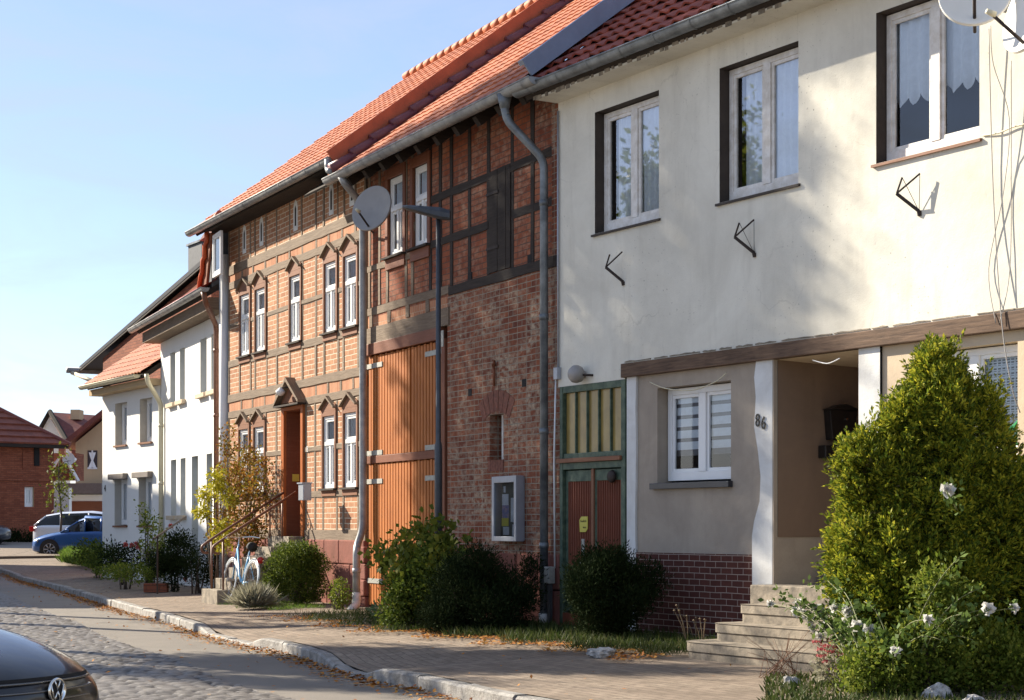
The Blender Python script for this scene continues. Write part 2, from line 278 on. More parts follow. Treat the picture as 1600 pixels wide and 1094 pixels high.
# ---------------------------------------------------------------- mesh helpers
BASE = {}
def box_uv(co, faces):
    out = []
    for f in faces:
        p = [co[i] for i in f]
        n = np.cross(p[1] - p[0], p[2] - p[0]) if len(p) == 3 else np.cross(p[2] - p[0], p[3] - p[1])
        a = np.abs(n)
        if a[2] >= a[0] and a[2] >= a[1]: out += [(q[0], q[1]) for q in p]
        elif a[1] >= a[0]: out += [(q[0], q[2]) for q in p]
        else: out += [(q[1], q[2]) for q in p]
    return out
class MB:
    """collects shapes in (s, -d, z) coordinates of a frame"""
    def __init__(m): m.v = []; m.f = []; m.uv = []; m.anyuv = False
    def add(m, vs, fs, uvs=None):
        o = len(m.v); m.v += [tuple(x) for x in vs]; m.f += [tuple(o + i for i in f) for f in fs]
        m.uv.append((len(fs), uvs)); m.anyuv = m.anyuv or uvs is not None; return m
    def box(m, s0, s1, d0, d1, z0, z1):
        s0, s1 = min(s0, s1), max(s0, s1); d0, d1 = min(d0, d1), max(d0, d1); z0, z1 = min(z0, z1), max(z0, z1)
        v = [(s0, -d0, z0), (s1, -d0, z0), (s1, -d1, z0), (s0, -d1, z0), (s0, -d0, z1), (s1, -d0, z1), (s1, -d1, z1), (s0, -d1, z1)]
        return m.add(v, [(0, 1, 2, 3), (4, 7, 6, 5), (3, 2, 6, 7), (0, 4, 5, 1), (1, 5, 6, 2), (0, 3, 7, 4)])
    def poly(m, pts, d0, d1):                # extruded (s,z) polygon
        n = len(pts); v = [(p[0], -d1, p[1]) for p in pts] + [(p[0], -d0, p[1]) for p in pts]
        area = sum(pts[i][0] * pts[(i + 1) % n][1] - pts[(i + 1) % n][0] * pts[i][1] for i in range(n))
        f = [tuple(range(n)), tuple(range(2 * n - 1, n - 1, -1))] + [(i, i + n, (i + 1) % n + n, (i + 1) % n) for i in range(n)]
        if area < 0: f = [x[::-1] for x in f]
        return m.add(v, f)
    def tube(m, path, r, n=8, cap=True):
        P = [Vector(p) for p in path]; rr = r if isinstance(r, (list, tuple)) else [r] * len(P); vs = []; fs = []
        up = None
        for i, p in enumerate(P):
            t = (P[min(i + 1, len(P) - 1)] - P[max(i - 1, 0)]).normalized()
            if up is None:
                up = t.orthogonal().normalized()
            up = (up - t * up.dot(t)).normalized() if (up - t * up.dot(t)).length > 1e-5 else t.orthogonal().normalized()
            b = t.cross(up)
            for k in range(n):
                a = 2 * math.pi * k / n; vs.append(p + (up * math.cos(a) + b * math.sin(a)) * rr[i])
        for i in range(len(P) - 1):
            for k in range(n): fs.append((i * n + k, i * n + (k + 1) % n, (i + 1) * n + (k + 1) % n, (i + 1) * n + k))
        if cap: fs.append(tuple(range(n - 1, -1, -1))); fs.append(tuple(range((len(P) - 1) * n, len(P) * n)))
        return m.add(vs, fs)
    def grid(m, fn, nu, nv, uvfn=None):       # fn(i,j)->(x,y,z)
        vs = [fn(i, j) for j in range(nv + 1) for i in range(nu + 1)]
        fs = [(j * (nu + 1) + i, j * (nu + 1) + i + 1, (j + 1) * (nu + 1) + i + 1, (j + 1) * (nu + 1) + i) for j in range(nv) for i in range(nu)]
        return m.add(vs, fs, [uvfn(i, j) for j in range(nv + 1) for i in range(nu + 1)] if uvfn else None)
    def lathe(m, prof, c, n=24, axis='z'):
        vs = []; fs = []
        for (r, h) in prof:
            for k in range(n):
                a = 2 * math.pi * k / n; x, y = r * math.cos(a), r * math.sin(a)
                q = {'z': (x, y, h), 'y': (x, h, y), 'x': (h, x, y)}[axis]; vs.append((c[0] + q[0], c[1] + q[1], c[2] + q[2]))
        for i in range(len(prof) - 1):
            for k in range(n): fs.append((i * n + k, i * n + (k + 1) % n, (i + 1) * n + (k + 1) % n, (i + 1) * n + k))
        return m.add(vs, fs)
    def xf(m, M4):
        m.v = [tuple(M4 @ Vector(p)) for p in m.v]; return m
    def build(m, name, mat, parent=None, fr=None, base=None, smooth=False, bevel=0.0, rot=None):
        me = bpy.data.meshes.new(name)
        b = BASE[parent.name] if parent is not None else (base or (0, 0, 0))
        co = np.array(m.v, dtype=float)
        off = co - np.array(b)
        me.from_pydata(off.tolist(), [], m.f)
        u = me.uv_layers.new(name='UVMap'); flat = []; vi = 0; fi = 0
        for nf, uvs in m.uv:
            fl = m.f[fi:fi + nf]
            if uvs is None: flat += box_uv(co, fl)
            else:
                lo = min(min(f) for f in fl) if fl else 0
                for f in fl: flat += [uvs[i - lo] for i in f]
            fi += nf
        u.data.foreach_set('uv', np.array(flat, dtype=np.float32).ravel())
        if smooth: me.polygons.foreach_set('use_smooth', [True] * len(me.polygons))
        me.materials.append(mat); o = bpy.data.objects.new(name, me); COL.objects.link(o)
        if parent is not None: o.parent = parent
        else:
            fr = fr or WF; X, Y = fr.w(b[0], -b[1]); o.location = (X, Y, b[2]); o.rotation_euler = (0, 0, fr.rz)
        BASE[o.name] = b
        if bevel: 
            bm = o.modifiers.new('bevel', 'BEVEL'); bm.width = bevel; bm.segments = 2; bm.limit_method = 'ANGLE'
        return o
def tag(o, label=None, cat=None, group=None, kind=None):
    if label: o['label'] = label
    if cat: o['category'] = cat
    if group: o['group'] = group
    if kind: o['kind'] = kind
    return o
def thing(name, label, cat, fr=WF, s=0, d=0, z=0, group=None):
    o = bpy.data.objects.new(name, None); o.empty_display_size = .2; COL.objects.link(o)
    X, Y = fr.w(s, d); o.location = (X, Y, z); o.rotation_euler = (0, 0, fr.rz)
    BASE[o.name] = (s, -d, z); return tag(o, label, cat, group)
def text_mb(txt, size, depth, m4):
    cu = bpy.data.curves.new('t', 'FONT'); cu.body = txt; cu.size = size; cu.extrude = depth; cu.align_x = 'CENTER'
    o = bpy.data.objects.new('t', cu); COL.objects.link(o); dg = bpy.context.evaluated_depsgraph_get(); dg.update()
    me = bpy.data.meshes.new_from_object(o.evaluated_get(dg)); mb = MB()
    mb.add([tuple(m4 @ v.co) for v in me.vertices], [tuple(p.vertices) for p in me.polygons])
    bpy.data.objects.remove(o); bpy.data.curves.remove(cu); bpy.data.meshes.remove(me); return mb
FACE = Matrix.Rotation(R(90), 4, 'X')          # text lying in XY -> standing in XZ facing -Y
def rpath(pts, r=.08, n=5):                    # polyline with rounded corners
    out = [Vector(pts[0])]
    for i in range(1, len(pts) - 1):
        a, b, c = Vector(pts[i - 1]), Vector(pts[i]), Vector(pts[i + 1])
        u = (a - b); v = (c - b); k = min(r, u.length / 2, v.length / 2); p0 = b + u.normalized() * k; p1 = b + v.normalized() * k
        for j in range(n + 1):
            t = j / n; out.append(p0 * (1 - t) ** 2 + b * 2 * t * (1 - t) + p1 * t * t)
    out.append(Vector(pts[-1])); return out
# ---- foliage
def unit(a): return a / np.maximum(np.linalg.norm(a, axis=1, keepdims=True), 1e-9)
def leaf_verts(P, D, L, asp, fold=.25):
    n = len(P); L = np.asarray(L).reshape(-1, 1) * np.ones((n, 1))
    D = unit(D); rnd = unit(RNG.normal(size=(n, 3))); B = unit(np.cross(D, rnd)); Nn = np.cross(D, B); W = L * asp * .5
    a = P; b = P + D * L * .5 + B * W + Nn * W * fold; c = P + D * L; d = P + D * L * .5 - B * W + Nn * W * fold
    return np.stack([a, b, c, d], 1).reshape(-1, 3)
def leaf_obj(name, V, mat, parent=None, base=(0, 0, 0), quads=True):
    V = np.asarray(V, dtype=np.float32); b = np.array(BASE[parent.name] if parent is not None else base); V = V - b
    n = len(V) // 4; me = bpy.data.meshes.new(name); me.vertices.add(len(V)); me.vertices.foreach_set('co', V.ravel().astype(np.float32))
    me.loops.add(4 * n); me.loops.foreach_set('vertex_index', np.arange(4 * n, dtype=np.int32))
    me.polygons.add(n); me.polygons.foreach_set('loop_start', np.arange(0, 4 * n, 4, dtype=np.int32)); me.polygons.foreach_set('loop_total', np.full(n, 4, dtype=np.int32))
    me.update(calc_edges=True); me.materials.append(mat); o = bpy.data.objects.new(name, me); COL.objects.link(o)
    if parent is not None: o.parent = parent
    else: o.location = base
    BASE[o.name] = tuple(b); return o
def dirs(n, up=0.0):
    d = RNG.normal(size=(n, 3)); d = unit(d)
    if up: d[:, 2] += up; d = unit(d)
    return d
def lump(d, seed, amp=.18):
    r = np.random.default_rng(seed); out = np.ones(len(d))
    for _ in range(9):
        k = r.normal(size=3) * 2.6; out += amp * .6 * np.sin(d @ k + r.uniform(0, 6.28))
    return out
def blob(c, rad, K, m, rc, seed, shell=.55, amp=.16, zmin=None):
    """clumps of points in a lumpy ellipsoid -> points, outward directions"""
    d = dirs(K); r = (shell + (1 - shell) * RNG.random(K) ** .6) * lump(d, seed, amp)
    C = np.array(c) + d * np.array(rad) * r[:, None]
    P = np.repeat(C, m, 0) + RNG.normal(size=(K * m, 3)) * rc; D = np.repeat(d, m, 0)
    if zmin is not None: k = P[:, 2] > zmin; P, D = P[k], D[k]
    return P, D
def shrub(name, label, cat, c, rad, K, m, rc, leaf, asp, mat, seed, shell=.55, amp=.16, group=None, up=.4, spread=.9, stems=True, zmin=0.0):
    """c = centre of the foliage, base at ground zmin"""
    base = (c[0], c[1], zmin); o = thing(name, label, cat, WF, c[0], -c[1], zmin, group)
    P, D = blob(c, rad, K, m, rc, seed, shell, amp, zmin)
    A = unit(D + RNG.normal(size=D.shape) * spread + np.array([0, 0, up]))
    L = leaf * RNG.uniform(.6, 1.25, len(P)); leaf_obj('foliage', leaf_verts(P, A, L, asp), mat, o)
    if stems:
        mb = MB()
        for i in range(7):
            a = random.uniform(0, 6.28); t = random.uniform(.3, .8)
            e = (c[0] + math.cos(a) * rad[0] * t, c[1] + math.sin(a) * rad[1] * t, c[2] + rad[2] * random.uniform(-.1, .7))
            mb.tube([(c[0] + math.cos(a) * .04, c[1] + math.sin(a) * .04, zmin - .05), ((c[0] + e[0]) / 2, (c[1] + e[1]) / 2, (zmin + e[2]) / 2 + .05), e], [.022, .014, .005], 5)
        mb.build('stem', M['bark'], o, smooth=True)
    return o
# ---- walls, windows, roofs
class RV(list):
    def build(l, name, mat, parent):
        for m in l: m.build(name, mat, parent)
def wall(fr, s0, s1, z0, z1, openings, depth=.2, d=0.0, reveal=True):
    """front sheet at d with real openings and reveals; returns (front mb, reveal mb)"""
    S = sorted({s0, s1, *[o[0] for o in openings], *[o[1] for o in openings]}); Z = sorted({z0, z1, *[o[2] for o in openings], *[o[3] for o in openings]})
    S = [x for x in S if s0 <= x <= s1]; Z = [x for x in Z if z0 <= x <= z1]; mb = MB(); rv = RV()
    for i in range(len(S) - 1):
        for j in range(len(Z) - 1):
            sm, zm = (S[i] + S[i + 1]) / 2, (Z[j] + Z[j + 1]) / 2
            if any(o[0] < sm < o[1] and o[2] < zm < o[3] for o in openings): continue
            mb.add([(S[i], -d, Z[j]), (S[i + 1], -d, Z[j]), (S[i + 1], -d, Z[j + 1]), (S[i], -d, Z[j + 1])], [(0, 1, 2, 3)])
    for o in openings:
        a, b, c, e = o[:4]; y0, y1 = -d, -d + depth; one = MB(); rv.append(one)
        for q in ([(a, y0, c), (a, y1, c), (a, y1, e), (a, y0, e)], [(b, y0, c), (b, y0, e), (b, y1, e), (b, y1, c)],
                  [(a, y0, e), (a, y1, e), (b, y1, e), (b, y0, e)], [(a, y0, c), (b, y0, c), (b, y1, c), (a, y1, c)]):
            one.add(q, [(0, 1, 2, 3)])
    return mb, rv
def curtain_mb(s0, s1, z0, z1, d, waves=9, amp=.02, zig=0.0):
    n = max(12, int(waves * 6)); mb = MB()
    def fn(i, j):
        t = i / n; zb = z0 + (zig * abs(((t * waves * .8) % 1) - .5) * 2 if zig else 0)
        return (s0 + (s1 - s0) * t, -d + amp * math.sin(t * waves * 6.283 + .6 * math.sin(t * 11)), zb + (z1 - zb) * j)
    mb.grid(fn, n, 1); return mb
def window(parent, s0, s1, z0, z1, d, style='two', fw=.055, gl='glass', frame='white_frame', curtain='full', name='window', transom=None):
    """casement window filling an opening, its face at depth d (negative = inside the wall)"""
    mb = MB(); t = .05
    for q in ((s0, s0 + fw, z0, z1), (s1 - fw, s1, z0, z1), (s0 + fw, s1 - fw, z0, z0 + fw * 1.3), (s0 + fw, s1 - fw, z1 - fw, z1)):
        mb.box(q[0], q[1], d - t, d, q[2], q[3])
    w = s1 - s0; mids = [(s0 + s1) / 2] if style in ('two', 'T') else []
    ztop = z1 - fw
    if style == 'T':
        zt = z0 + (z1 - z0) * (transom or .66); mb.box(s0 + fw, s1 - fw, d - t, d + .015, zt - .03, zt + .03); ztop = zt - .03
        mb.box(mids[0] - .035, mids[0] + .035, d - t, d + .004, z0 + fw * 1.3, ztop)
    elif style == 'two':
        mb.box(mids[0] - .055, mids[0] + .055, d - t, d + .006, z0 + fw * 1.3, ztop)
    sg = .038                                   # inner sash
    cells = []
    if style == 'two': cells = [(s0 + fw, mids[0] - .055, z0 + fw * 1.3, z1 - fw), (mids[0] + .055, s1 - fw, z0 + fw * 1.3, z1 - fw)]
    elif style == 'T': cells = [(s0 + fw, mids[0] - .035, z0 + fw * 1.3, ztop), (mids[0] + .035, s1 - fw, z0 + fw * 1.3, ztop), (s0 + fw, s1 - fw, zt + .03, z1 - fw)]
    else: cells = [(s0 + fw, s1 - fw, z0 + fw * 1.3, z1 - fw)]
    for (a, b, c, e) in cells:
        g = min(sg, (b - a) * .2)
        for q in ((a, a + g, c, e), (b - g, b, c, e), (a + g, b - g, c, c + g), (a + g, b - g, e - g, e)): mb.box(q[0], q[1], d - .04, d - .012, q[2], q[3])
    fo = mb.build(name, M[frame], parent, bevel=.004)
    for (a, b, c, e) in cells: MB().add([(a + .01, -d + .03, c + .01), (b - .01, -d + .03, c + .01), (b - .01, -d + .03, e - .01), (a + .01, -d + .03, e - .01)], [(0, 1, 2, 3)]).build('pane', M[gl], fo)
    if curtain == 'full': curtain_mb(s0 + .03, s1 - .03, z0 + .03, z1 - .03, d - .062, max(4, int(w * 9)), .016).build('curtain', M['curtain'], fo, smooth=True)
    elif curtain == 'half':
        curtain_mb(s0 + .03, s0 + .03 + w * .96, z0 + (z1 - z0) * .35, z1 - .03, d - .075, 9, .018, .10).build('curtain', M['curtain'], fo, smooth=True)
    elif curtain == 'parted':
        curtain_mb(s0 + w * .16, s1 - .03, z0 + .03, z1 - .03, d - .070, 9, .022).build('curtain', M['curtain'], fo, smooth=True)
    elif curtain == 'blind':
        b = MB(); zz = z1 - .06; zb = z0 + (z1 - z0) * .27; n = 0
        while zz - .085 > zb: b.box(s0 + .09, s1 - .02, d - .060, d - .056, zz - .105, zz - .02); zz -= .125; n += 1
        b.build('blind', M['curtain'], fo)
        MB().box(s0 + .03, s1 - .02, d - .068, d - .066, zb, z1 - .03).build('blind', MATS['blind net'], fo)
    return fo
plain('blind net', (.20, .19, .20), .8)
def roof_mb(s0, s1, d_e, z_e, pitch, L, tw=.24, th=.34, amp=.014, seg=4, lip=.028, sag=0.0, jit=0.0):
    """tiled slope rising inwards from the eave; rows overlap like real tiles"""
    c, sn = math.cos(pitch), math.sin(pitch); nrow = int(round(L / th)); ncol = max(1, int(round((s1 - s0) / tw))); n = ncol * seg; mb = MB(); rr = random.Random(3)
    for r in range(nrow):
        l0, l1 = r * th, (r + 1) * th + .02; jr = [rr.uniform(-jit, jit) for _ in range(ncol + 1)]
        vs = []; uvs = []
        for k, (l, h) in enumerate(((l0, lip - .022), (l0, lip), (l1, .0))):
            for i in range(n + 1):
                t = (i % seg) / seg; x = s0 + (s1 - s0) * i / n; wv = amp * math.cos(t * 6.283)
                hh = h + wv + (jr[i // seg] if k < 2 else 0); sg = sag * math.sin(math.pi * i / n)
                q = slopept(x, d_e, z_e, pitch, l, hh); vs.append((q[0], q[1], q[2] - sg)); uvs.append((x, l + .02 if k < 2 else l - .03))
        fs = [(j * (n + 1) + i, j * (n + 1) + i + 1, (j + 1) * (n + 1) + i + 1, (j + 1) * (n + 1) + i) for j in range(2) for i in range(n)]
        mb.add(vs, fs, uvs)
    return mb
def slopept(s, d_e, z_e, pitch, l, h=0): return (s, -(d_e - l * math.cos(pitch)) - h * math.sin(pitch), z_e + l * math.sin(pitch) + h * math.cos(pitch))
def slab(mb, s0, s1, d_e, z_e, pitch, l0, l1, h0, h1):
    P = [slopept(s, d_e, z_e, pitch, l, h) for h in (h0, h1) for (s, l) in ((s0, l0), (s1, l0), (s1, l1), (s0, l1))]
    return mb.add(P, [(0, 3, 2, 1), (4, 5, 6, 7), (0, 1, 5, 4), (1, 2, 6, 5), (2, 3, 7, 6), (3, 0, 4, 7)])
def gutter(parent, s0, s1, d, z, mat, r=.075, name='gutter'):
    mb = MB(); n = 10
    for rr in (r, r - .006):
        vs = []
        for x in (s0, s1):
            for k in range(n + 1):
                a = math.pi + math.pi * k / n; vs.append((x, -d + math.cos(a) * rr, z + math.sin(a) * rr))
        mb.add(vs, [(k, k + 1, n + 1 + k + 1, n + 1 + k) for k in range(n)])
    for x in (s0, s1): mb.add([(x, -d + math.cos(math.pi + math.pi * k / n) * r, z + math.sin(math.pi + math.pi * k / n) * r) for k in range(n + 1)], [tuple(range(n + 1))])
    mb.tube([(s0, -d - r, z), (s1, -d - r, z)], .011, 6)
    x = s0 + .3
    while x < s1 - .1:                           # brackets / joints
        vs = []
        for xx in (x, x + .03):
            for k in range(n + 1):
                a = math.pi + math.pi * k / n; vs.append((xx, -d + math.cos(a) * (r + .006), z + math.sin(a) * (r + .006)))
        mb.add(vs, [(k, k + 1, n + 1 + k + 1, n + 1 + k) for k in range(n)])
        x += .62
    return mb.build(name, mat, parent, smooth=True)
def pipe(parent, pts, r, mat, name='downpipe', joints=True):
    mb = MB(); P = rpath(pts, .12, 6); mb.tube(P, r, 14)
    if joints:
        a, b = Vector(pts[-2]), Vector(pts[-1]); n = int((a - b).length / 1.6)
        for i in range(n + 1):
            q = a.lerp(b, (i + .35) / (n + 1)); mb.tube([q, q + Vector((0, 0, -.07))], r + .007, 14)
    return mb.build(name, mat, parent, smooth=True)
# ================================================================ GROUND
kerb_px = [(-60, 880), (0, 893), (50, 905), (100, 917), (188, 942), (250, 957), (310, 975), (345, 984), (400, 996), (430, 1001), (470, 1010), (520, 1027), (570, 1040), (610, 1049), (650, 1055), (700, 1065), (760, 1079), (830, 1091), (900, 1104), (1000, 1123), (1150, 1160), (1400, 1235)]
KZ = -0.10; RZ = -0.23
K = [Vector(at(x, y, KZ)[:2]) for x, y in kerb_px]
K = [Vector((-19.0, 60.0)), Vector((-16.6, 54.5))] + K
K.append(K[-1] + (K[-1] - K[-2]).normalized() * 6)
def smooth_poly(P, n=4):
    out = []
    for i in range(len(P) - 1):
        p0, p1, p2, p3 = P[max(i - 1, 0)], P[i], P[i + 1], P[min(i + 2, len(P) - 1)]
        for k in range(n):
            t = k / n; out.append(.5 * ((2 * p1) + (-p0 + p2) * t + (2 * p0 - 5 * p1 + 4 * p2 - p3) * t * t + (-p0 + 3 * p1 - 3 * p2 + p3) * t ** 3))
    out.append(P[-1]); return out
KS = smooth_poly(K, 4)
def resample(P, step):
    out = [P[0]]; acc = 0
    for i in range(len(P) - 1):
        a, b = P[i], P[i + 1]; L = (b - a).length; t = step - acc
        while t <= L: out.append(a.lerp(b, t / L)); t += step
        acc = (acc + L) % step
    return out
KR = resample(KS, .25); NK = len(KR)
KN = []
for i in range(NK):
    t = (KR[min(i + 3, NK - 1)] - KR[max(i - 3, 0)]).normalized(); KN.append(Vector((t.y, -t.x)))   # towards the road (left of camera)?
if KN[NK // 2].x > 0: KN = [-n for n in KN]
def far_rise(Y): return 0 if Y < 45 else ((Y - 45) * .0155 if Y < 62 else (.2635 + (Y - 62) * .03 if Y < 80 else .80 + (Y - 80) * .004))
def zroad(Y): return RZ + far_rise(Y)
def zpav(x, y):
    # distance to kerb decides the fall of the pavement
    return 0.0
mroad, nt, b = newmat('cobblestone road')
vv = uv(nt); jit = noise(nt, vv, .8, 3)
vo = N(nt, 'ShaderNodeTexVoronoi'); vo.inputs['Scale'].default_value = 7.5; nt.links.new(vv, vo.inputs['Vector'])
n1 = noise(nt, vv, 1.3, 7, .7); n2 = noise(nt, vv, 45, 4, .7)
cc = mixc(nt, vo.outputs['Color'], (.085, .075, .065), (.17, .15, .125)); cc = mixc(nt, ramp(nt, n1, .4, .7, 0, .5), cc, (.14, .12, .10)); cc = mixc(nt, ramp(nt, n2, .4, .8, 0, .4), cc, (.21, .185, .15))
at_ = N(nt, 'ShaderNodeAttribute'); at_.attribute_name = 'joint'
cc = mixc(nt, at_.outputs['Fac'], cc, (.03, .026, .022))
nt.links.new(cc, b.inputs['Base Color']); b.inputs['Roughness'].default_value = .55; b.inputs['Specular IOR Level'].default_value = .5
bump(nt, b, n2, .35, .01)
masph, nt, b = newmat('smooth gutter asphalt')
vv = uv(nt); n1 = noise(nt, vv, 1.2, 7, .7); n2 = noise(nt, vv, 80, 4, .7)
cc = mixc(nt, ramp(nt, n1, .35, .7), (.185, .16, .13), (.125, .11, .09)); cc = mixc(nt, ramp(nt, n2, .4, .75, 0, .5), cc, (.26, .23, .19))
nt.links.new(cc, b.inputs['Base Color']); b.inputs['Roughness'].default_value = .75; bump(nt, b, n2, .5, .01)
mpav = brick('clay paver', (.175, .135, .10), (.265, .205, .155), (.10, .08, .06), w=.20, h=.10, ms=.007, stain=(.40, .33, .25), stainamt=.5, var=.45)
mkerb, nt, b = newmat('granite kerb')
vv = ob(nt); cc = mixc(nt, ramp(nt, noise(nt, vv, 5, 7, .75), .4, .65), (.33, .31, .28), (.11, .10, .09)); cc = mixc(nt, ramp(nt, noise(nt, vv, 90, 3), .5, .7, 0, .5), cc, (.46, .43, .38))
nt.links.new(cc, b.inputs['Base Color']); b.inputs['Roughness'].default_value = .8; bump(nt, b, noise(nt, vv, 25, 6, .7), .7, .02)
mfar, nt, b = newmat('far asphalt')
vv = uv(nt); cc = mixc(nt, ramp(nt, noise(nt, vv, .3, 7, .7), .35, .7), (.28, .25, .21), (.19, .17, .15)); nt.links.new(cc, b.inputs['Base Color']); b.inputs['Roughness'].default_value = .8
# base ground sheet reaching the horizon
gx = [-900, -200, -80, -50, -40, -34, -28, -24, -20, -16, -12, -8, -4, 0, 4, 10, 30, 120, 900]; gy = [-200, -20, 0, 10, 25, 45, 50, 56, 62, 68, 74, 80, 100, 200, 900]
MB().grid(lambda i, j: (gx[i], gy[j], zroad(gy[j]) - .012), len(gx) - 1, len(gy) - 1, lambda i, j: (gx[i], gy[j])).build('ground', mfar)
tag(bpy.data.objects['ground'], kind='structure')
def patch_z(i):
    return 0
# asphalt strip and cobbles, both along the kerb
STRIP = 1.25
def along(i, t): p = KR[i] + KN[i] * t; return p
idx = [i for i in range(NK) if KR[i].y < 62]
mb = MB(); st = idx[::2]
mb.grid(lambda i, j: (*along(st[i], j * STRIP / 3), zroad(along(st[i], j * STRIP / 3).y)), len(st) - 1, 3, lambda i, j: (i * .5, j * STRIP / 3))
tag(mb.build('gutter_strip', masph), kind='structure')
# cobbles: rounded setts in wavering rows, as real relief
def cobble_patch(name, t0, t1, i0, i1, du, relief):
    L = (i1 - i0) * .25; nu = int(L / du); nv = int((t1 - t0) / du)
    KRa = np.array([tuple(p) for p in KR]); KNa = np.array([tuple(p) for p in KN])
    # smoothed normals
    U = np.linspace(0, L, nu + 1); T = np.linspace(t0, t1, nv + 1); fi = i0 + U / .25
    px = np.interp(fi, np.arange(NK), KRa[:, 0]); py = np.interp(fi, np.arange(NK), KRa[:, 1]); nx = np.interp(fi, np.arange(NK), KNa[:, 0]); ny = np.interp(fi, np.arange(NK), KNa[:, 1])
    X = px[None, :] + nx[None, :] * T[:, None]; Y = py[None, :] + ny[None, :] * T[:, None]
    UU, TT = np.meshgrid(U, T)
    a, b = .18, .145                                  # sett length across the road, row spacing along it
    uw = UU + .03 * np.sin(TT * 3.1) + .02 * np.sin(TT * 7.7 + UU)
    row = np.floor(uw / b); r = np.random.default_rng(5)
    off = r.random(4000)[(row.astype(int)) % 4000]; tw = TT / a + off * 1.7 + .1 * np.sin(TT * 5 + row * 2.1); colr = np.floor(tw)
    fu = uw / b - row - .5; ft = tw - colr - .5
    h = 1 - np.clip(np.abs(fu) * 2, 0, 1) ** 5 - np.clip(np.abs(ft) * 2, 0, 1) ** 5; h = np.clip(h, -.15, 1)
    hid = (row.astype(int) * 7919 + colr.astype(int) * 104729) % 3989; hh = r.random(3989)[hid]; tx = r.normal(size=3989)[hid]; ty = r.normal(size=3989)[hid]
    joint = np.clip(1.1 - h * 1.8, 0, 1)
    jz = relief * (h + (hh - .5) * .5 + (tx * fu + ty * ft) * .35 * (h > .2))
    Z = np.vectorize(zroad)(Y) - .006 + jz + .012 * np.sin(X * 1.3) * np.sin(Y * .9)
    V = np.stack([X, Y, Z], -1).reshape(-1, 3).astype(np.float32); n1_ = nu + 1
    I, J = np.meshgrid(np.arange(nu), np.arange(nv)); q = (J * n1_ + I).ravel(); Fc = np.stack([q, q + 1, q + n1_ + 1, q + n1_], 1).astype(np.int32)
    me = bpy.data.meshes.new(name); me.vertices.add(len(V)); me.vertices.foreach_set('co', V.ravel()); me.loops.add(Fc.size); me.loops.foreach_set('vertex_index', Fc.ravel())
    me.polygons.add(len(Fc)); me.polygons.foreach_set('loop_start', np.arange(0, Fc.size, 4, dtype=np.int32)); me.polygons.foreach_set('loop_total', np.full(len(Fc), 4, dtype=np.int32)); me.update(calc_edges=True)
    ul = me.uv_layers.new(name='UVMap'); UVv = np.stack([UU, TT], -1).reshape(-1, 2)[Fc.ravel()].astype(np.float32); ul.data.foreach_set('uv', UVv.ravel())
    ja = me.attributes.new('joint', 'FLOAT', 'POINT'); ja.data.foreach_set('value', joint.ravel().astype(np.float32))
    me.polygons.foreach_set('use_smooth', [True] * len(Fc)); me.materials.append(mroad)
    o = bpy.data.objects.new(name, me); COL.objects.link(o); return tag(o, kind='structure')
i_lo = min(i for i in range(NK) if KR[i].y < 52)
i_mid = min(i for i in range(NK) if KR[i].y < 39)
cobble_patch('road', STRIP, 9.3, i_mid, NK - 14, .033, .020)
cobble_patch('far_road', STRIP, 9.3, i_lo, i_mid, .07, .012)
# pavement between the kerb and the house fronts
def kerb_h(p):
    px = 800 + p.x / p.y * F
    def dip(a, b_, w=18): return max(0, min(1, (px - a) / w)) * max(0, min(1, (b_ - px) / w))
    return -.095 * max(dip(308, 405), dip(500, 592, 30))
front = [H5.w(H5.s(150), -.3), H5.w(H5.s(250), -.3), H4.w(H4.s(300), -.3), H2.w(H2.s(357), -.2), H2.w(-9, -.2), H2.w(-6, -.2), H2.w(-3, -.2), H1.w(-.1, -.25), H1.w(2, -.25), H1.w(4, -1.9), H1.w(6, -1.9), H1.w(9, -.3), H1.w(14, -.3)]
def front_y(x, y):
    return None
FRN = [Vector(p) for p in front]; FRS = resample(FRN, .25)
pv = MB(); sel = [i for i in range(NK) if KR[i].y < 58][::3]
def nearest_front(i):
    p = KR[i]; n = -KN[i]; best = None
    # intersect ray with front polyline
    for a, b_ in zip(FRN[:-1], FRN[1:]):
        e = b_ - a; den = n.x * e.y - n.y * e.x
        if abs(den) < 1e-9: continue
        w_ = a - p; t = (w_.x * e.y - w_.y * e.x) / den; u_ = (w_.x * n.y - w_.y * n.x) / den
        if t > .2 and -.001 <= u_ <= 1.001 and (best is None or t < best): best = t
    return best
tt = [nearest_front(i) for i in sel]
for k in range(len(tt)):
    if tt[k] is None: tt[k] = (KR[sel[k]] - FRN[0]).length if k < len(tt) / 2 else tt[k - 1]
W_IN = 14
def pavpt(i, j):
    k = sel[i]; p = KR[k] - KN[k] * (.13 + (tt[i] - .13) * j / W_IN); f = j / W_IN; y = p.y
    return (p.x, p.y, KZ + (0 - KZ) * min(1, f * 1.0) + (far_rise(y) * .9) + kerb_h(KR[k]) * max(0, 1 - f * 3.5))
pv.grid(pavpt, len(sel) - 1, W_IN, lambda i, j: (i * .75, (tt[i]) * j / W_IN))
tag(pv.build('pavement', mpav), kind='structure')
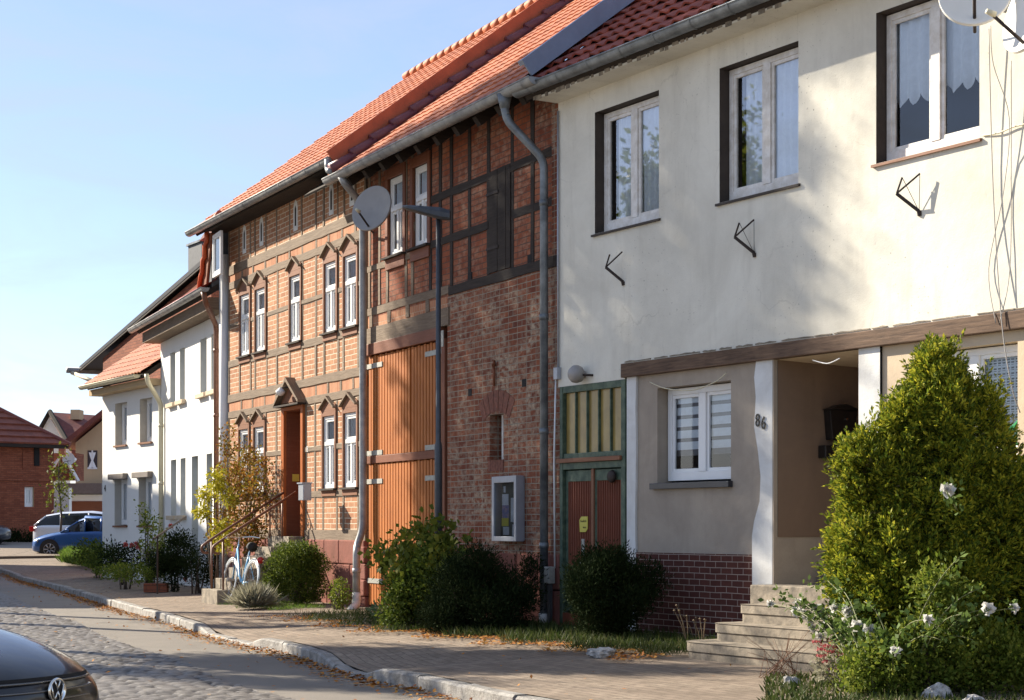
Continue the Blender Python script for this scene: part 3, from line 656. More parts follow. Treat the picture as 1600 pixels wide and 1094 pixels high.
# kerb: single stones, sunk at the two driveways
kb = MB(); i = 0; rk = random.Random(4)
ks = [i for i in range(NK) if KR[i].y < 58]
k = ks[0]
while k + 5 < NK - 1:
    n = rk.choice([4, 5]); segs = list(range(k, k + n + 1)); prof = [(.135, -.3), (.14, -.012), (.12, 0), (.02, 0), (.0, -.018), (-.012, -.3)]; vs = []
    jx = rk.uniform(-.012, .012); jz = rk.uniform(-.008, .008)
    for si, q in enumerate(segs):
        p = KR[q].copy(); tdir = (KR[min(q + 1, NK - 1)] - KR[q - 1 if q else 0]).normalized()
        if si == 0: p += tdir * .006
        if si == len(segs) - 1: p -= tdir * .006
        for (t, h) in prof:
            w = p - KN[q] * (t + jx); vs.append((w.x, w.y, KZ + far_rise(p.y) + jz + h + (kerb_h(p) if h > -.2 else 0) + rk.uniform(-.004, .004)))
    m_ = len(prof); fs = [(a * m_ + c, a * m_ + c + 1, (a + 1) * m_ + c + 1, (a + 1) * m_ + c) for a in range(n) for c in range(m_ - 1)]
    fs += [tuple(range(m_)), tuple(range(n * m_ + m_ - 1, n * m_ - 1, -1))]; kb.add(vs, fs); k += n
tag(kb.build('kerb', mkerb), kind='structure')
# ================================================================ HOUSE 1: white plastered house, number 86
h = thing('white_house', 'weathered cream plastered house with number 86, a dark timber beam and a stepped porch', 'house', H1, 4, 0, 0)
W1 = [(.76, 1.99, 4.545, 5.935), (3.04, 4.27, 4.545, 5.935), (5.35, 6.62, 4.545, 5.935), (7.65, 8.9, 4.545, 5.935)]
mb, rv = wall(H1, 0, 10.5, 3.0, 6.34, W1, .16, .03); mb2, _ = wall(H1, 0, 1.36, 2.84, 3.0, [], .2, .03)
o = len(mb.v); mb.add(mb2.v, mb2.f)
mb.box(-.004, -.0005, -.3, .03, 2.84, 6.34)
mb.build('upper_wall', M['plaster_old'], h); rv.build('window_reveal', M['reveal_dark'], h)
# torn lower edge of the plaster above the beam
mb = MB(); rr = random.Random(2); x = 1.36
while x < 10.4:
    w = rr.uniform(.12, .5); z_ = 3.028; mb.poly([(x, z_ + .006), (x, z_ - .004), (x + w, z_ - .004), (x + w, z_ + rr.uniform(.002, .008)), (x + w * .7, z_ + rr.uniform(.004, .016)), (x + w * .45, z_ + rr.uniform(.002, .01)), (x + w * .2, z_ + rr.uniform(.004, .018))], .026, .033 + rr.uniform(0, .01)); x += w + rr.uniform(0, .1)
tag(mb.build('broken_plaster_edge', M['concrete'], h), kind='stuff')
for i, (a, b_, c, e) in enumerate(W1):
    wi = window(h, a + .01, b_ - .01, c + .03, e - .01, -.09, 'two', .06, 'glass_blue' if i < 2 else 'glass', 'old_frame', 'parted' if i < 2 else 'half')
    mbx = MB(); mbx.add([(a - .04, -.06, c - .01), (b_ + .03, -.06, c - .01), (b_ + .03, .2, c + .03), (a - .04, .2, c + .03), (a - .04, -.06, c - .035), (b_ + .03, -.06, c - .035), (b_ + .03, .2, c - .01), (a - .04, .2, c - .01)], [(0, 1, 2, 3), (7, 6, 5, 4), (4, 5, 1, 0), (5, 6, 2, 1), (7, 4, 0, 3)])
    mbx.build('window_sill', M['casing' if i > 1 else 'reveal_dark'], h)
# ground floor
MB().box(1.33, 10.5, -.02, .075, 2.855, 3.01).build('timber_beam', M['timber_beam'], h, bevel=.008)
MB().box(1.345, 10.5, -.02, .02, 3.01, 3.03).build('beam_capping', M['timber_dark'], h)
mb, rv = wall(H1, 1.50, 3.72, .90, 2.86, [(1.92, 3.19, 1.66, 2.70)], .2, 0); mb.build('lower_wall', M['plaster_beige'], h); rv.build('window_reveal', M['plaster_beige'], h)
mb, rv = wall(H1, 1.50, 3.72, -.1, .91, [], .2, .022); mb.add([(1.5, -.022, .91), (3.72, -.022, .91), (3.72, 0, .91), (1.5, 0, .91)], [(0, 1, 2, 3)]); mb.build('plinth', M['clinker'], h)
window(h, 1.935, 3.175, 1.69, 2.69, -.13, 'two', .07, 'glass', 'white_frame', 'blind')
MB().box(1.85, 3.22, -.14, .06, 1.60, 1.665).build('window_sill', plain('anthracite sill', (.03, .032, .04), .4), h, bevel=.004)
MB().poly([(1.385, -.1), (1.55, -.1), (1.555, .7), (1.545, 1.3), (1.56, 2.1), (1.55, 2.5), (1.565, 2.86), (1.385, 2.86)], -.02, .028).build('pilaster', M['pilaster'], h)
pts = [(3.88, .45), (3.88, 2.86), (3.63, 2.86), (3.60, 2.7), (3.625, 2.5), (3.60, 2.2), (3.66, 1.95), (3.70, 1.7), (3.685, 1.45), (3.60, 1.25), (3.565, 1.1), (3.57, .45)]
MB().poly(pts, -.02, .032).build('pilaster', M['pilaster'], h)
MB().box(3.57, 3.88, -.02, .031, -.1, .45).build('pilaster', M['pilaster'], h)
# porch recess
mb = MB(); z0 = 1.09
def sq(x0, d0, x1, d1, za, zb): return [(x0, -d0, za), (x1, -d1, za), (x1, -d1, zb), (x0, -d0, zb)]
mb.add(sq(3.905, -.02, 3.99, -1.75, z0, 2.9), [(0, 1, 2, 3)]); mb.add(sq(3.99, -1.75, 5.3, -1.75, z0, 2.9), [(0, 1, 2, 3)]); mb.build('porch_wall', M['plaster_dado'], h)
mb = MB(); mb.add(sq(3.895, -.02, 3.98, -1.74, .5, z0 + .003), [(0, 1, 2, 3)]); mb.add(sq(3.98, -1.74, 5.3, -1.74, .5, z0), [(0, 1, 2, 3)]); mb.box(3.88, 3.90, -.02, .03, .45, 2.86); mb.build('porch_lower_wall', M['plaster_beige'], h)
mb = MB(); mb.add([(3.88, 0, 2.852), (3.99, 1.75, 2.80), (5.3, 1.75, 2.80), (5.3, 0, 2.852)], [(0, 3, 2, 1)]); mb.build('porch_ceiling', M['plaster_cream'], h)
mb = MB(); mb.add(sq(5.12, -1.75, 5.12, 0, .4, 2.86), [(0, 1, 2, 3)]); mb.build('porch_wall', M['plaster_beige'], h)
MB().box(4.4, 5.1, -1.745, -1.70, .78, 2.75).build('front_door', M['door_brown'], h, bevel=.004)
MB().box(3.86, 5.14, -1.8, .30, .0, .62).build('porch_floor', M['concrete'], h, bevel=.01)
MB().box(4.12, 5.13, -1.8, -.42, .62, .785).build('inner_step', M['concrete'], h, bevel=.01)
mb, rv = wall(H1, 5.12, 5.40, .3, 2.86, [], .2, .03); mb.box(5.116, 5.12, -.3, .03, .3, 2.86); mb.build('pilaster', M['pilaster'], h)
mb, rv = wall(H1, 5.40, 10.5, .90, 2.86, [(5.84, 7.02, 1.74, 2.76), (8.2, 9.4, 1.74, 2.76)], .2, 0); mb.build('lower_wall', M['plaster_cream'], h); rv.build('window_reveal', M['plaster_cream'], h)
mb, rv = wall(H1, 5.12, 10.5, -.1, .91, [], .2, .022); mb.build('plinth', M['clinker'], h)
for a in (5.85, 8.21):
    wi = window(h, a, a + 1.16, 1.77, 2.75, -.11, 'two', .06, 'glass', 'white_frame', None)
    lace = MB(); rr = random.Random(9)          # lace net with an open weave
    for zz in np.arange(2.02, 2.70, .024): lace.box(a + .04, a + 1.13, -.20, -.198, zz, zz + (.010 if rr.random() < .6 else .019))
    for xx in np.arange(a + .05, a + 1.12, .05): lace.box(xx, xx + .014, -.203, -.201, 1.98, 2.72)
    lace.build('lace_curtain', M['curtain'], wi)
    MB().box(a - .08, a + 1.24, -.12, .06, 1.70, 1.745).build('window_sill', M['white_frame'], h, bevel=.004)
mb = MB(); mb.box(.02, 3.84, -9, -.36, -.1, 6.2); mb.box(3.84, 5.16, -9, -1.82, -.1, 2.85); mb.box(3.84, 5.16, -9, -.36, 2.87, 6.2); mb.box(5.16, 10.5, -9, -.36, -.1, 6.2); mb.build('house_core', M['dark'], h)  # near-black blocks behind the windows, unlit rooms put into the colour
# eaves
P1 = R(38); mb = MB(); mb.box(-.02, 10.5, -.3, .36, 6.20, 6.235); mb.build('soffit', M['plaster_old'], h)
mb = MB(); x = -.02; rr = random.Random(6)
while x < 10.4:
    w = rr.uniform(.03, .1); mb.box(x, x + w, .36, .362 + rr.uniform(0, .012), 6.205 - rr.uniform(0, .025) * (rr.random() < .6), 6.235); x += w + rr.uniform(0, .12)
tag(mb.build('crumbling_eave_mortar', M['concrete'], h), kind='stuff')
rf = roof_mb(-.18, 10.5, .46, 6.36, P1, 6.3, .22, .30, .02, 5, .045, jit=.012).build('roof', M['tile_red'], h)
slab(MB(), -.18, 10.5, .42, 6.30, P1, 0, 6.3, -.10, .0).build('roof_boarding', M['timber_dark'], h)
gutter(h, -.22, 10.5, .47, 6.33, M['zinc_dark'], .085)
# electric line pipe at the left corner
pipe(h, [(.02, -.05, 6.1), (.02, -.05, 2.95)], .012, M['grey_metal'], 'conduit', False)
MB().box(-.02, .06, .03, .09, 2.93, 3.07).build('junction_box', M['grey_metal'], h, bevel=.004)
pipe(h, [(-.03, -.05, 2.93), (-.05, -.06, 2.0), (-.05, -.05, .7)], .01, M['white_frame'], 'conduit', False)
# number 86
for ch, sx, sz in (('8', 3.665, 2.20), ('6', 3.755, 2.17)):
    text_mb(ch, .185, .004, Matrix.Translation((sx, -.042, sz)) @ FACE @ Matrix.Scale(.8, 4, (1, 0, 0))).build('house_number', M['ink'], h)
# side door with amber transom
def corr(s0, s1, z0, z1, d, p=.045, a=.016):
    mb = MB(); n = int((s1 - s0) / p) * 4
    mb.grid(lambda i, j: (s0 + (s1 - s0) * i / n, -d - a * (1 if (i % 4) in (1, 2) else -1), z0 + (z1 - z0) * j), n, 1); return mb
dr = MB()
for q in ((.03, .09, -.06, .035, .05, 2.84), (1.28, 1.36, -.06, .035, .05, 2.84), (.09, 1.28, -.06, .03, 2.76, 2.84), (.09, 1.28, -.06, .03, 1.86, 1.94), (.09, 1.28, -.06, .02, 1.99, 2.05)): dr.box(*q)
dd = dr.build('side_door', M['green_paint'], h, bevel=.006)
for i in range(5):
    a = .10 + i * .237; MB().box(a, a + .22, -.03, -.02, 2.05, 2.76).build('amber_pane', M['amber'], dd)
    if i: MB().box(a - .017, a - .002, -.04, .012, 2.05, 2.76).build('glazing_bar', M['green_paint'], dd)
MB().box(.0, 1.30, -.03, .07, 1.94, 1.99).build('transom_sill', M['casing'], dd, bevel=.004)
for (a, b_) in ((.10, .66), (.70, 1.27)):
    lf = MB()
    for q in ((a, a + .035, .2, 1.85), (b_ - .035, b_, .2, 1.85), (a + .035, b_ - .035, 1.72, 1.85), (a + .035, b_ - .035, .2, .32)): lf.box(q[0], q[1], -.05, -.01, q[2], q[3])
    lf.build('door_leaf', M['green_paint'], dd, bevel=.005); corr(a + .035, b_ - .035, .3, 1.73, -.03).build('corrugated_panel', M['door_red'], dd)
MB().box(.655, .705, -.02, .012, .2, 1.86).build('cover_strip', M['casing'], dd)
MB().lathe([(0, -.05), (.06, -.05), (.075, -.02), (.0, 0)], (1.09, 0, 1.76), 16, 'y').build('rusty_bell', M['iron'], dd, smooth=True)
MB().box(.06, 1.34, -.05, .03, .0, .18).build('threshold_board', M['door_red'], dd, bevel=.005)
MB().box(.43, .49, -.015, -.005, .86, 1.05).build('door_plate', M['tin'], dd); MB().box(.43, .50, -.01, .03, .68, .80).build('padlock_box', M['cream_pipe'], dd, bevel=.004)
sg = MB().poly([(.40, 1.13), (.52, 1.13), (.56, 1.17), (.56, 1.31), (.43, 1.31), (.39, 1.27)], -.012, -.004).build('yellow_sign', M['yellow'], dd)
text_mb('Gaslicht', .040, .001, Matrix.Translation((.475, -(-.003), 1.245)) @ FACE).build('sign_lettering', M['ink'], sg)
text_mb('intec', .034, .001, Matrix.Translation((.50, .003, 1.175)) @ FACE).build('sign_lettering', M['ink'], sg)
# wall brackets under the upper windows
for sx, sz, big in ((1.20, 4.05, .0), (3.48, 4.07, .02), (5.78, 4.14, .03)):
    mb = MB(); a = (sx + .13, -.04, sz - .12); b_ = (sx - .02, -.17, sz + .05); c = (sx + .03, -.15, sz + .19); e = (sx + .20, -.10, sz + .2)
    mb.tube([a, b_], .016, 6); mb.tube([b_, c], .009, 6); mb.tube([b_, e], .009, 6); mb.tube([a, (sx + .13, -.03, sz - .16)], .022, 8)
    if big: mb.tube([c, a], .003, 5); mb.tube([e, a], .003, 5)
    mb.build('wall_bracket', M['iron'], h)
# concrete steps
for i, (zt, d1, sl, sr) in enumerate(((.445, .62, 4.08, 5.9), (.27, .93, 4.0, 6.1), (.105, 1.28, 3.93, 6.4))):
    st_ = MB(); r_ = .05 + .12 * i; n = 8
    prof = [(sl + r_ - r_ * math.cos(math.pi / 2 * k / n), d1 - r_ + r_ * math.sin(math.pi / 2 * k / n)) for k in range(n + 1)]
    poly = [(sl, -.1)] + prof + [(sr, d1), (sr, -.1)]
    for zb, zt_, ins in ((zt - .085, zt, 0), (zt - .30, zt - .09, .012)):
        P = [(x + (ins if x < sl + r_ + .01 else 0), -(d - ins)) for x, d in poly]; m_ = len(P)
        st_.add([(x, y, zb) for x, y in P] + [(x, y, zt_) for x, y in P], [tuple(range(m_, 2 * m_))[::-1], *[(k, (k + 1) % m_, (k + 1) % m_ + m_, k + m_) for k in range(m_)]])
    st_.build('front_step', M['concrete'], h, bevel=.008)
lamp = thing('wall_lamp', 'round frosted wall lamp above the green side door', 'lamp', H1, .62, .03, 2.93)
MB().lathe([(0, -.20), (.07, -.19), (.10, -.15), (.105, -.11), (.09, -.06), (.05, -.03), (.04, 0)], (.55, -.03, 2.95), 20, 'y').build('lamp_shade', M['dish_grey'], lamp, smooth=True)
MB().tube([(.72, -.03, 2.93), (.70, -.10, 2.93), (.60, -.12, 2.94)], .014, 6).build('bracket', M['iron'], lamp, smooth=True)
# cables
def cable(name, label, pts, r, mat, fr=H1):
    P = [Vector(p) for p in pts]; Q = smooth_poly([p for p in P], 6); mb = MB().tube(Q, r, 5); o = mb.build(name, mat, None, fr, tuple(pts[0]), smooth=True); return tag(o, label, 'cable')
def fp(px, py, d): s_ = H1.s(px, d); return (s_, -d, H1.z(px, py, d))
cable('cable', 'white cable sagging across the top of the ground floor window of house 86', [fp(1015, 597, .03), fp(1040, 607, .05), fp(1080, 610, .05), fp(1115, 598, .05), fp(1135, 583, .04)], .006, M['cream_pipe'])
cable('cable', 'loose white wire end poking out under the beam of the porch', [fp(1270, 563, .03), fp(1290, 568, .05), fp(1300, 566, .05), fp(1312, 560, .07)], .006, M['white_frame'])
cable('cable', 'thin cable hanging from the dish down past the beam to the ground floor window', [fp(1545, 45, .1), fp(1552, 300, .06), fp(1565, 500, .10), fp(1580, 600, .12), fp(1594, 645, .05)], .005, M['dish_grey'])
cable('cable', 'thin cable running straight down the plaster at the right edge', [fp(1580, 95, .3), fp(1580, 250, .06), fp(1578, 420, .05), fp(1562, 505, .10)], .004, M['dish_grey'])
cable('cable', 'thin cable looping from dish bracket and crossing the other wires', [fp(1548, 40, .2), fp(1552, 100, .15), fp(1577, 185, .08), fp(1568, 300, .06), fp(1545, 420, .05), fp(1556, 505, .09)], .004, M['dish_grey'])
cable('cable', 'horizontal cable on small hooks at the right edge beside the third upper window', [fp(1535, 212, .04), fp(1560, 208, .05), fp(1585, 198, .05), fp(1620, 190, .05)], .007, M['cream_pipe'])
def dish(name, label, c, r, aim, mat, fr, arm, flat=.75, wall_pt=None, smooth=True):
    o = thing(name, label, 'satellite dish', fr, c[0], -c[1], c[2])
    ax = Matrix.Rotation(-fr.rz, 3, 'Z') @ Vector(aim).normalized(); q = ax.to_track_quat('Z', 'Y').to_matrix().to_4x4(); T = Matrix.Translation(c) @ q
    mb = MB(); prof = [(0.001, -.16 * r), (r * .3, -.145 * r), (r * .6, -.10 * r), (r * .85, -.045 * r), (r, 0), (r * 1.02, .0), (r * 1.02, -.03), (r * .85, -.045 * r - .02), (r * .5, -.125 * r - .02), (0.001, -.16 * r - .02)]
    mb.lathe(prof, (0, 0, 0), 40); mb.xf(T @ Matrix.Scale(.94, 4, (1, 0, 0))); mb.build('reflector', mat, o, smooth=True)
    up = T @ Vector((0, 0, 0)); foot = c + Vector((0, 0, 0))
    lnb = Vector(c) + ax * r * 1.05 + Vector((0, 0, -r * .55)); low = Vector(c) + Vector((0, 0, -r * .98)) - ax * .05
    MB().tube([low, lnb], .014, 6).build('feed_arm', M['iron'], o, smooth=True)
    MB().tube([lnb + ax * .03, lnb - ax * .05], [.020, .027], 10).build('receiver', M['cream_pipe'], o, smooth=True)
    w = Vector(wall_pt); back = Vector(c) - ax * .14
    MB().tube([back, Vector((w.x, back.y * .3 + w.y * .7, w.z)), w], .02, 8).build('mount', M['zinc'], o, smooth=True); return o
cz = fp(1523, -12, .75); dish('satellite_dish', 'white satellite dish over the third upper window, cut by the top edge', Vector(cz), .30, (-.25, -.9, .35), M['dish_white'], H1, 1, wall_pt=(cz[0] + .35, -.03, cz[2] - .25))
cz = fp(1612, 8, .65); dish('satellite_dish', 'second white satellite dish seen edge-on at the right edge, shaded face', Vector(cz), .38, (-.93, -.3, .3), M['dish_white'], H1, 1, wall_pt=(cz[0] - .1, -.03, cz[2] - .45))
mb_ = thing('wall_mailbox', 'black house-shaped mailbox with a peaked lid on the porch wall', 'mailbox', H1, 3.95, -.75, 2.1)
def porch(mb): # local: x along wall depth, y out of wall, z -> porch side wall
    a = math.atan2(.085, 1.73); return mb.xf(Matrix.Translation((3.955, .75, 0)) @ Matrix.Rotation(math.pi / 2 - a, 4, 'Z'))
porch(MB().poly([(-.14, 2.07), (.15, 2.07), (.18, 2.37), (-.17, 2.37)], .0, .11)).build('box', M['blackbox'], mb_, bevel=.005)
porch(MB().poly([(-.20, 2.37), (.21, 2.37), (.15, 2.39), (.06, 2.42), (.01, 2.43), (-.05, 2.42), (-.14, 2.39)], -.0, .14)).build('lid', M['blackbox'], mb_, bevel=.004)
porch(MB().lathe([(0, -.012), (.012, -.01), (.012, 0)], (.03, -.11, 2.28), 12, 'y')).build('lock', M['chrome'], mb_)
mb2_ = thing('newspaper_box', 'long black newspaper tube box below the peaked mailbox', 'newspaper box', H1, 3.95, -.75, 1.75)
porch(MB().box(-.24, .2, 0, .12, 1.88, 2.01)).build('box', M['blackbox'], mb2_, bevel=.01)
porch(MB().box(-.17, .13, .12, .126, 1.91, 1.98)).build('panel', plain('dull bronze panel', (.05, .03, .02), .5, .3), mb2_)
pl = thing('potted_plant', 'striped green foliage plant behind the ground floor window glass at the right edge', 'house plant', H1, 6.75, -.17, 1.78)
MB().lathe([(.0, 1.78), (.05, 1.78), (.065, 1.86), (.0, 1.86)], (6.8, .15, 0), 14).build('pot', M['casing'], pl, smooth=True)
c0 = np.array([[6.72, .15, 1.88]]); n = 16; A = unit(np.concatenate([RNG.normal(size=(n, 2)) * [1.4, .25], RNG.uniform(.1, 1.3, (n, 1))], 1))
leaf_obj('foliage', leaf_verts(np.repeat(c0, n, 0) + A * .06, A, RNG.uniform(.16, .28, n), .42), leafmat('striped house plant leaf', [(.03, .25, .10), (.06, .38, .16), (.12, .45, .22)], .3), pl)
# ================================================================ HOUSE 2: brick barn with orange gate
b2 = thing('brick_barn', 'old red brick and timber-framed barn with an orange plank gate and rusty red stains', 'barn', H2, -3, 0, 0)
g0, g1 = -6.05, -3.40
WB = [(H2.s(608), H2.s(631.5), 5.09, 6.22), (H2.s(647), H2.s(670), 5.09, 6.22)]
sl = (-1.92, -1.52, 2.04, 2.62)
mb, rv = wall(H2, -3.22, 0, .86, 4.29, [sl], .22, 0); 
arch = [(sl[0] + (sl[1] - sl[0]) * (1 - math.cos(math.pi * k / 8)) / 2, sl[3] + .12 * math.sin(math.pi * k / 8)) for k in range(9)]
mb.build('brick_wall', M['brick_old'], b2); rv.build('slit_reveal', M['brick_old'], b2)
MB().poly([(sl[0] - .06, 2.62)] + [(sl[0] - .0, 2.62)] + arch[1:-1] + [(sl[1], 2.62), (sl[1] + .05, 2.62), (sl[1] + .08, 2.92), ((sl[0] + sl[1]) / 2, 2.97), (sl[0] - .08, 2.92)], -.01, .008).build('slit_arch', M['soldier'], b2) if False else None
mb = MB()                                       # soldier arch over the slit
for k in range(7):
    a = math.pi * (.5 + (3 - k) * .055); cx = (sl[0] + sl[1]) / 2; cz_ = 2.0; r0, r1 = .66, .93; da = .075
    mb.poly([(cx + r * math.cos(t) , cz_ + r * math.sin(t)) for r, t in ((r0, a - da), (r0, a + da), (r1, a + da), (r1, a - da))], -.02, .006 + .002 * (k % 2))
mb.build('slit_arch', plain('arch brick', (.26, .10, .065), .9, 0, .5, 25, None, .5), b2); mb = MB()
for k in range(6): mb.box(sl[0] - .02 + k * .073, sl[0] + .045 + k * .073, -.02, .012, 1.90, 2.035)
mb.build('slit_sill', MATS['arch brick'], b2)
window(b2, sl[0] + .1, sl[1], sl[2], sl[3] + .04, -.12, 'one', .04, 'glass', 'old_frame', None, 'slit_window')
mb = MB()
for px, py in ((734.5, 613), (819, 598)):
    s_ = H2.s(px); z_ = H2.z(px, py); mb.box(s_ - .055, s_ + .055, -.1, .004, z_ - .05, z_ + .045)
mb.build('putlog_hole', M['dark'], b2)  # solid near-black blocks, the shade of the holes is their colour
MB().tube([(-1.73, -.03, 2.98), (-1.73, -.03, 3.18), (-1.76, -.035, 3.25), (-1.70, -.04, 3.29), (-1.72, -.03, 3.23)], .018, 6).build('wall_anchor', M['brown_paint'], b2, smooth=True)
mb = MB(); rr = random.Random(8)
for row in range(2):
    x = -3.22
    while x < -.01:
        w = min(rr.uniform(.45, .85), -x); mb.box(x + .006, x + w - .006, -.1, .02 + rr.uniform(0, .012), -.1 if row == 0 else .44, .43 if row == 0 else .86); x += w
mb.build('plinth', M['sandstone'], b2, bevel=.02); mb = MB()
for row in range(4): mb.box(-6.27, -6.07, -.1, .05 + .02 * (row % 2), -.1 + row * .25, .14 + row * .25)
mb.build('plinth', M['sandstone'], b2, bevel=.02)
# brick infill of the timber frame
mb, rv = wall(H2, -6.07, 0, 4.29, 6.75, WB, .14, 0); mb.build('brick_infill', M['brick_infill'], b2); rv.build('window_reveal', M['casing'], b2)
mb = MB(); mb.box(-6.07, -3.22, -.05, .0, 4.0, 4.29); mb.build('soldier_course', M['soldier'], b2)
DK, GR = M['timber_dark'], M['timber_grey']
RT = random.Random(77)
def beam(parent, s0, s1, z0, z1, mat, d=.012, name='timber_beam'):
    d += RT.uniform(-.003, .006); j = .007
    if s1 - s0 > z1 - z0:
        n = max(2, int((s1 - s0) / .3)); X = [s0 + (s1 - s0) * k / n for k in range(n + 1)]; P = [(x, z0 + RT.uniform(-j, j)) for x in X] + [(x, z1 + RT.uniform(-j, j)) for x in X[::-1]]
    else:
        n = max(2, int((z1 - z0) / .3)); Z = [z0 + (z1 - z0) * k / n for k in range(n + 1)]; P = [(s0 + RT.uniform(-j, j), z) for z in Z] + [(s1 + RT.uniform(-j, j), z) for z in Z[::-1]]
    MB().poly(P, -.06, d).build(name, mat, parent, bevel=.004)
xr = H2.s(673); xs = H2.s(864)
for (a, c, m_) in ((xr, xs, DK), (-6.07, WB[0][0] - .05, GR), (WB[1][1] + .04, xr, DK)):
    beam(b2, a, c, 5.62, 5.73, m_) if a != -6.07 else None
for (za, zb) in ((5.0, 5.11),): beam(b2, xr, H2.s(764), za, zb, DK); beam(b2, H2.s(801), xs, za + .02, zb + .02, DK); beam(b2, -6.07, xr, 4.97, 5.06, GR)
beam(b2, H2.s(702), 0, 4.29, 4.42, DK, .02); beam(b2, -6.07, H2.s(702), 4.32, 4.44, GR, .016); beam(b2, xr, 0, 6.55, 6.75, DK, .03); beam(b2, -6.07, xr, 6.45, 6.62, DK, .03)
for px in (673, 688.7, 706, 734, 764, 800.4, 832.6):
    s_ = H2.s(px); beam(b2, s_ - .045, s_ + .045, 4.42, 6.55, DK, .009, 'timber_post')
for px in (578, 593.6, 605.7, 635, 645):
    s_ = H2.s(px)
    for za, zb in ((4.44, 4.97), (5.06, 6.45)): beam(b2, s_ - .04, s_ + .04, za, zb, GR, .009, 'timber_post')
for k in range(4): s_ = -6.0 + k * .69 ; beam(b2, s_, s_ + .12, 4.15, 4.32, GR, .009, 'timber_post')
beam(b2, -6.07, -3.15, 3.90, 4.14, GR, .02)
mb = MB()
for px in (735.5, 829): s_ = H2.s(px); mb.box(s_ - .06, s_ + .05, -.05, .014, 4.40, 4.52)
mb.build('brick_gap', M['dark'], b2)  # solid near-black blocks, gap shade put into the colour
mb, rv = wall(H2, xs, 0, 4.42, 6.6, [], .1, .016); mb.build('corner_brick', M['brick_old'], b2)
for (a, c, za, zb) in WB:
    cs = MB(); 
    for q in ((a - .09, a, za - .02, zb + .14), (c, c + .09, za - .02, zb + .14), (a, c, zb, zb + .14)): cs.box(q[0], q[1], -.1, .03, q[2], q[3])
    cs.build('window_casing', M['brown_paint'], b2, bevel=.004)
    window(b2, a + .005, c - .005, za, zb, -.02, 'T', .05, 'glass', 'white_frame', 'parted', transom=.60)
    MB().box(a - .1, c + .1, -.02, .09, za - .035, za - .005).build('window_sill', M['timber_dark'], b2); MB().box(a - .07, c + .07, -.02, .035, za - .18, za - .035).build('sill_board', M['brown_paint'], b2)
# hayloft shutter
sA, sB = H2.s(766), H2.s(799); sh = MB(); n = 5
for k in range(n): sh.box(sA + (sB - sA) * k / n + .004, sA + (sB - sA) * (k + 1) / n, -.04, .02 + .004 * (k % 2), 4.43, 5.72)
so = sh.build('loft_shutter', DK, b2, bevel=.003)
for zz in (4.72, 5.42): MB().box(sA - .06, sA + .28, .022, .032, zz, zz + .035).build('strap_hinge', M['iron'], so)
# gate
fm = MB(); fm.box(g0, g1, -.1, .045, 3.73, 3.90); fm.build('gate_head', M['brown_paint'], b2, bevel=.006)
mb = MB(); mb.box(-3.36, -3.25, -.1, .03, -.1, 3.73); mb.build('gate_post', M['brown_paint'], b2, bevel=.005)
MB().box(-3.35, -3.27, .03, .04, 3.62, 3.84).build('tin_cap', M['tin'], b2)
gt = thing('barn_gate', 'orange plank barn gate of four ribbed leaves with pale strap hinges', 'gate', H2, (g0 + g1) / 2, 0, 0)
mid = H2.s(642)
def planks(a, c, za, zb, d):
    mb = MB(); n = int((c - a) / .098)
    for k in range(n):
        x0 = a + (c - a) * k / n; x1 = a + (c - a) * (k + 1) / n; mb.box(x0 + .004, x1 - .022, -.06, d, za, zb - (.012 if k % 2 else 0)); mb.box(x1 - .022, x1 + .002, -.06, d - .03, za, zb)
    return mb
for (a, c) in ((g0, mid - .006), (mid + .006, g1 + .02)):
    for za, zb in ((.03, 2.12), (2.24, 3.72)):
        lf = planks(a + .01, c - .01, za, zb, .0).build('gate_leaf', M['gate'], gt, bevel=.002)
        left = a == g0
        for zz in ([.39, 1.86] if za < 1 else [2.28, 3.57]):
            MB().box(a - .03 if left else c - .56, a + .56 if left else c + .03, .004, .014, zz - .035, zz + .035).build('strap_hinge', M['tin'], lf)
MB().box(g0, g1 + .02, -.06, .025, 2.125, 2.235).build('middle_rail', M['brown_paint'], gt, bevel=.004)
mb = MB(); mb.box(-6.05, -.02, -9, -.3, -.1, 6.6); mb.build('house_core', M['dark'], b2)
# eaves, rafters, roof
PT = R(37.5); E2z, E2d = 6.40, .50
mb = MB(); x = -5.9
while x < -.1: slab(mb, x, x + .11, .44, 6.33, PT, 0, .75, -.16, -.03); x += .62
mb.build('rafter_end', DK, b2); 
slab(MB(), -7.6, -.2, .46, 6.34, PT, 0, 6.9, -.03, .0).build('roof_boarding', DK, b2)
MB().box(-7.6, -.2, .40, .43, 6.20, 6.36).build('eave_board', DK, b2) if False else None
sL, sR = H2.s(515, .5) , H2.s(826, .5)
roof_mb(sL, sR, E2d + .02, E2z + .02, PT, 6.9, .22, .34, .006, 4, .020, jit=.003).build('roof', M['tile_orange'], b2)
gutter(b2, sL - .02, sR + .22, E2d + .03, E2z - .03, M['zinc'], .085)
mb = MB(); sv = H2.s(522, .5)                    # stepped plum verge tiles beside the higher roof
for k in range(17):
    l = k * .41; P = [slopept(sv + .03, E2d, E2z, PT, l, .06 + .03), slopept(sv + .06, E2d, E2z, PT, l + .44, .06)]; mb.tube(P, [.10, .075], 12)
mb.build('verge_tile', M['verge_plum'], b2, smooth=True)
fl = MB(); slab(fl, sR + .10, sR + .22, E2d + .10, E2z + .02, PT, 0, 7.2, .10, .16); slab(fl, sR + .19, sR + .22, E2d + .10, E2z + .02, PT, 0, 7.2, -.05, .10); fl.build('sheet_flashing', M['flash'], b2)
pd = .13
sp = H2.s(850, pd); so_ = H2.s(792, .5)
pipe(b2, [(so_, -.53, 6.32), (so_, -.53, 6.16), (so_ + .02, -.50, 6.02), (sp, -pd, 5.55), (sp, -pd, .12)], .05, M['zinc_dark'])
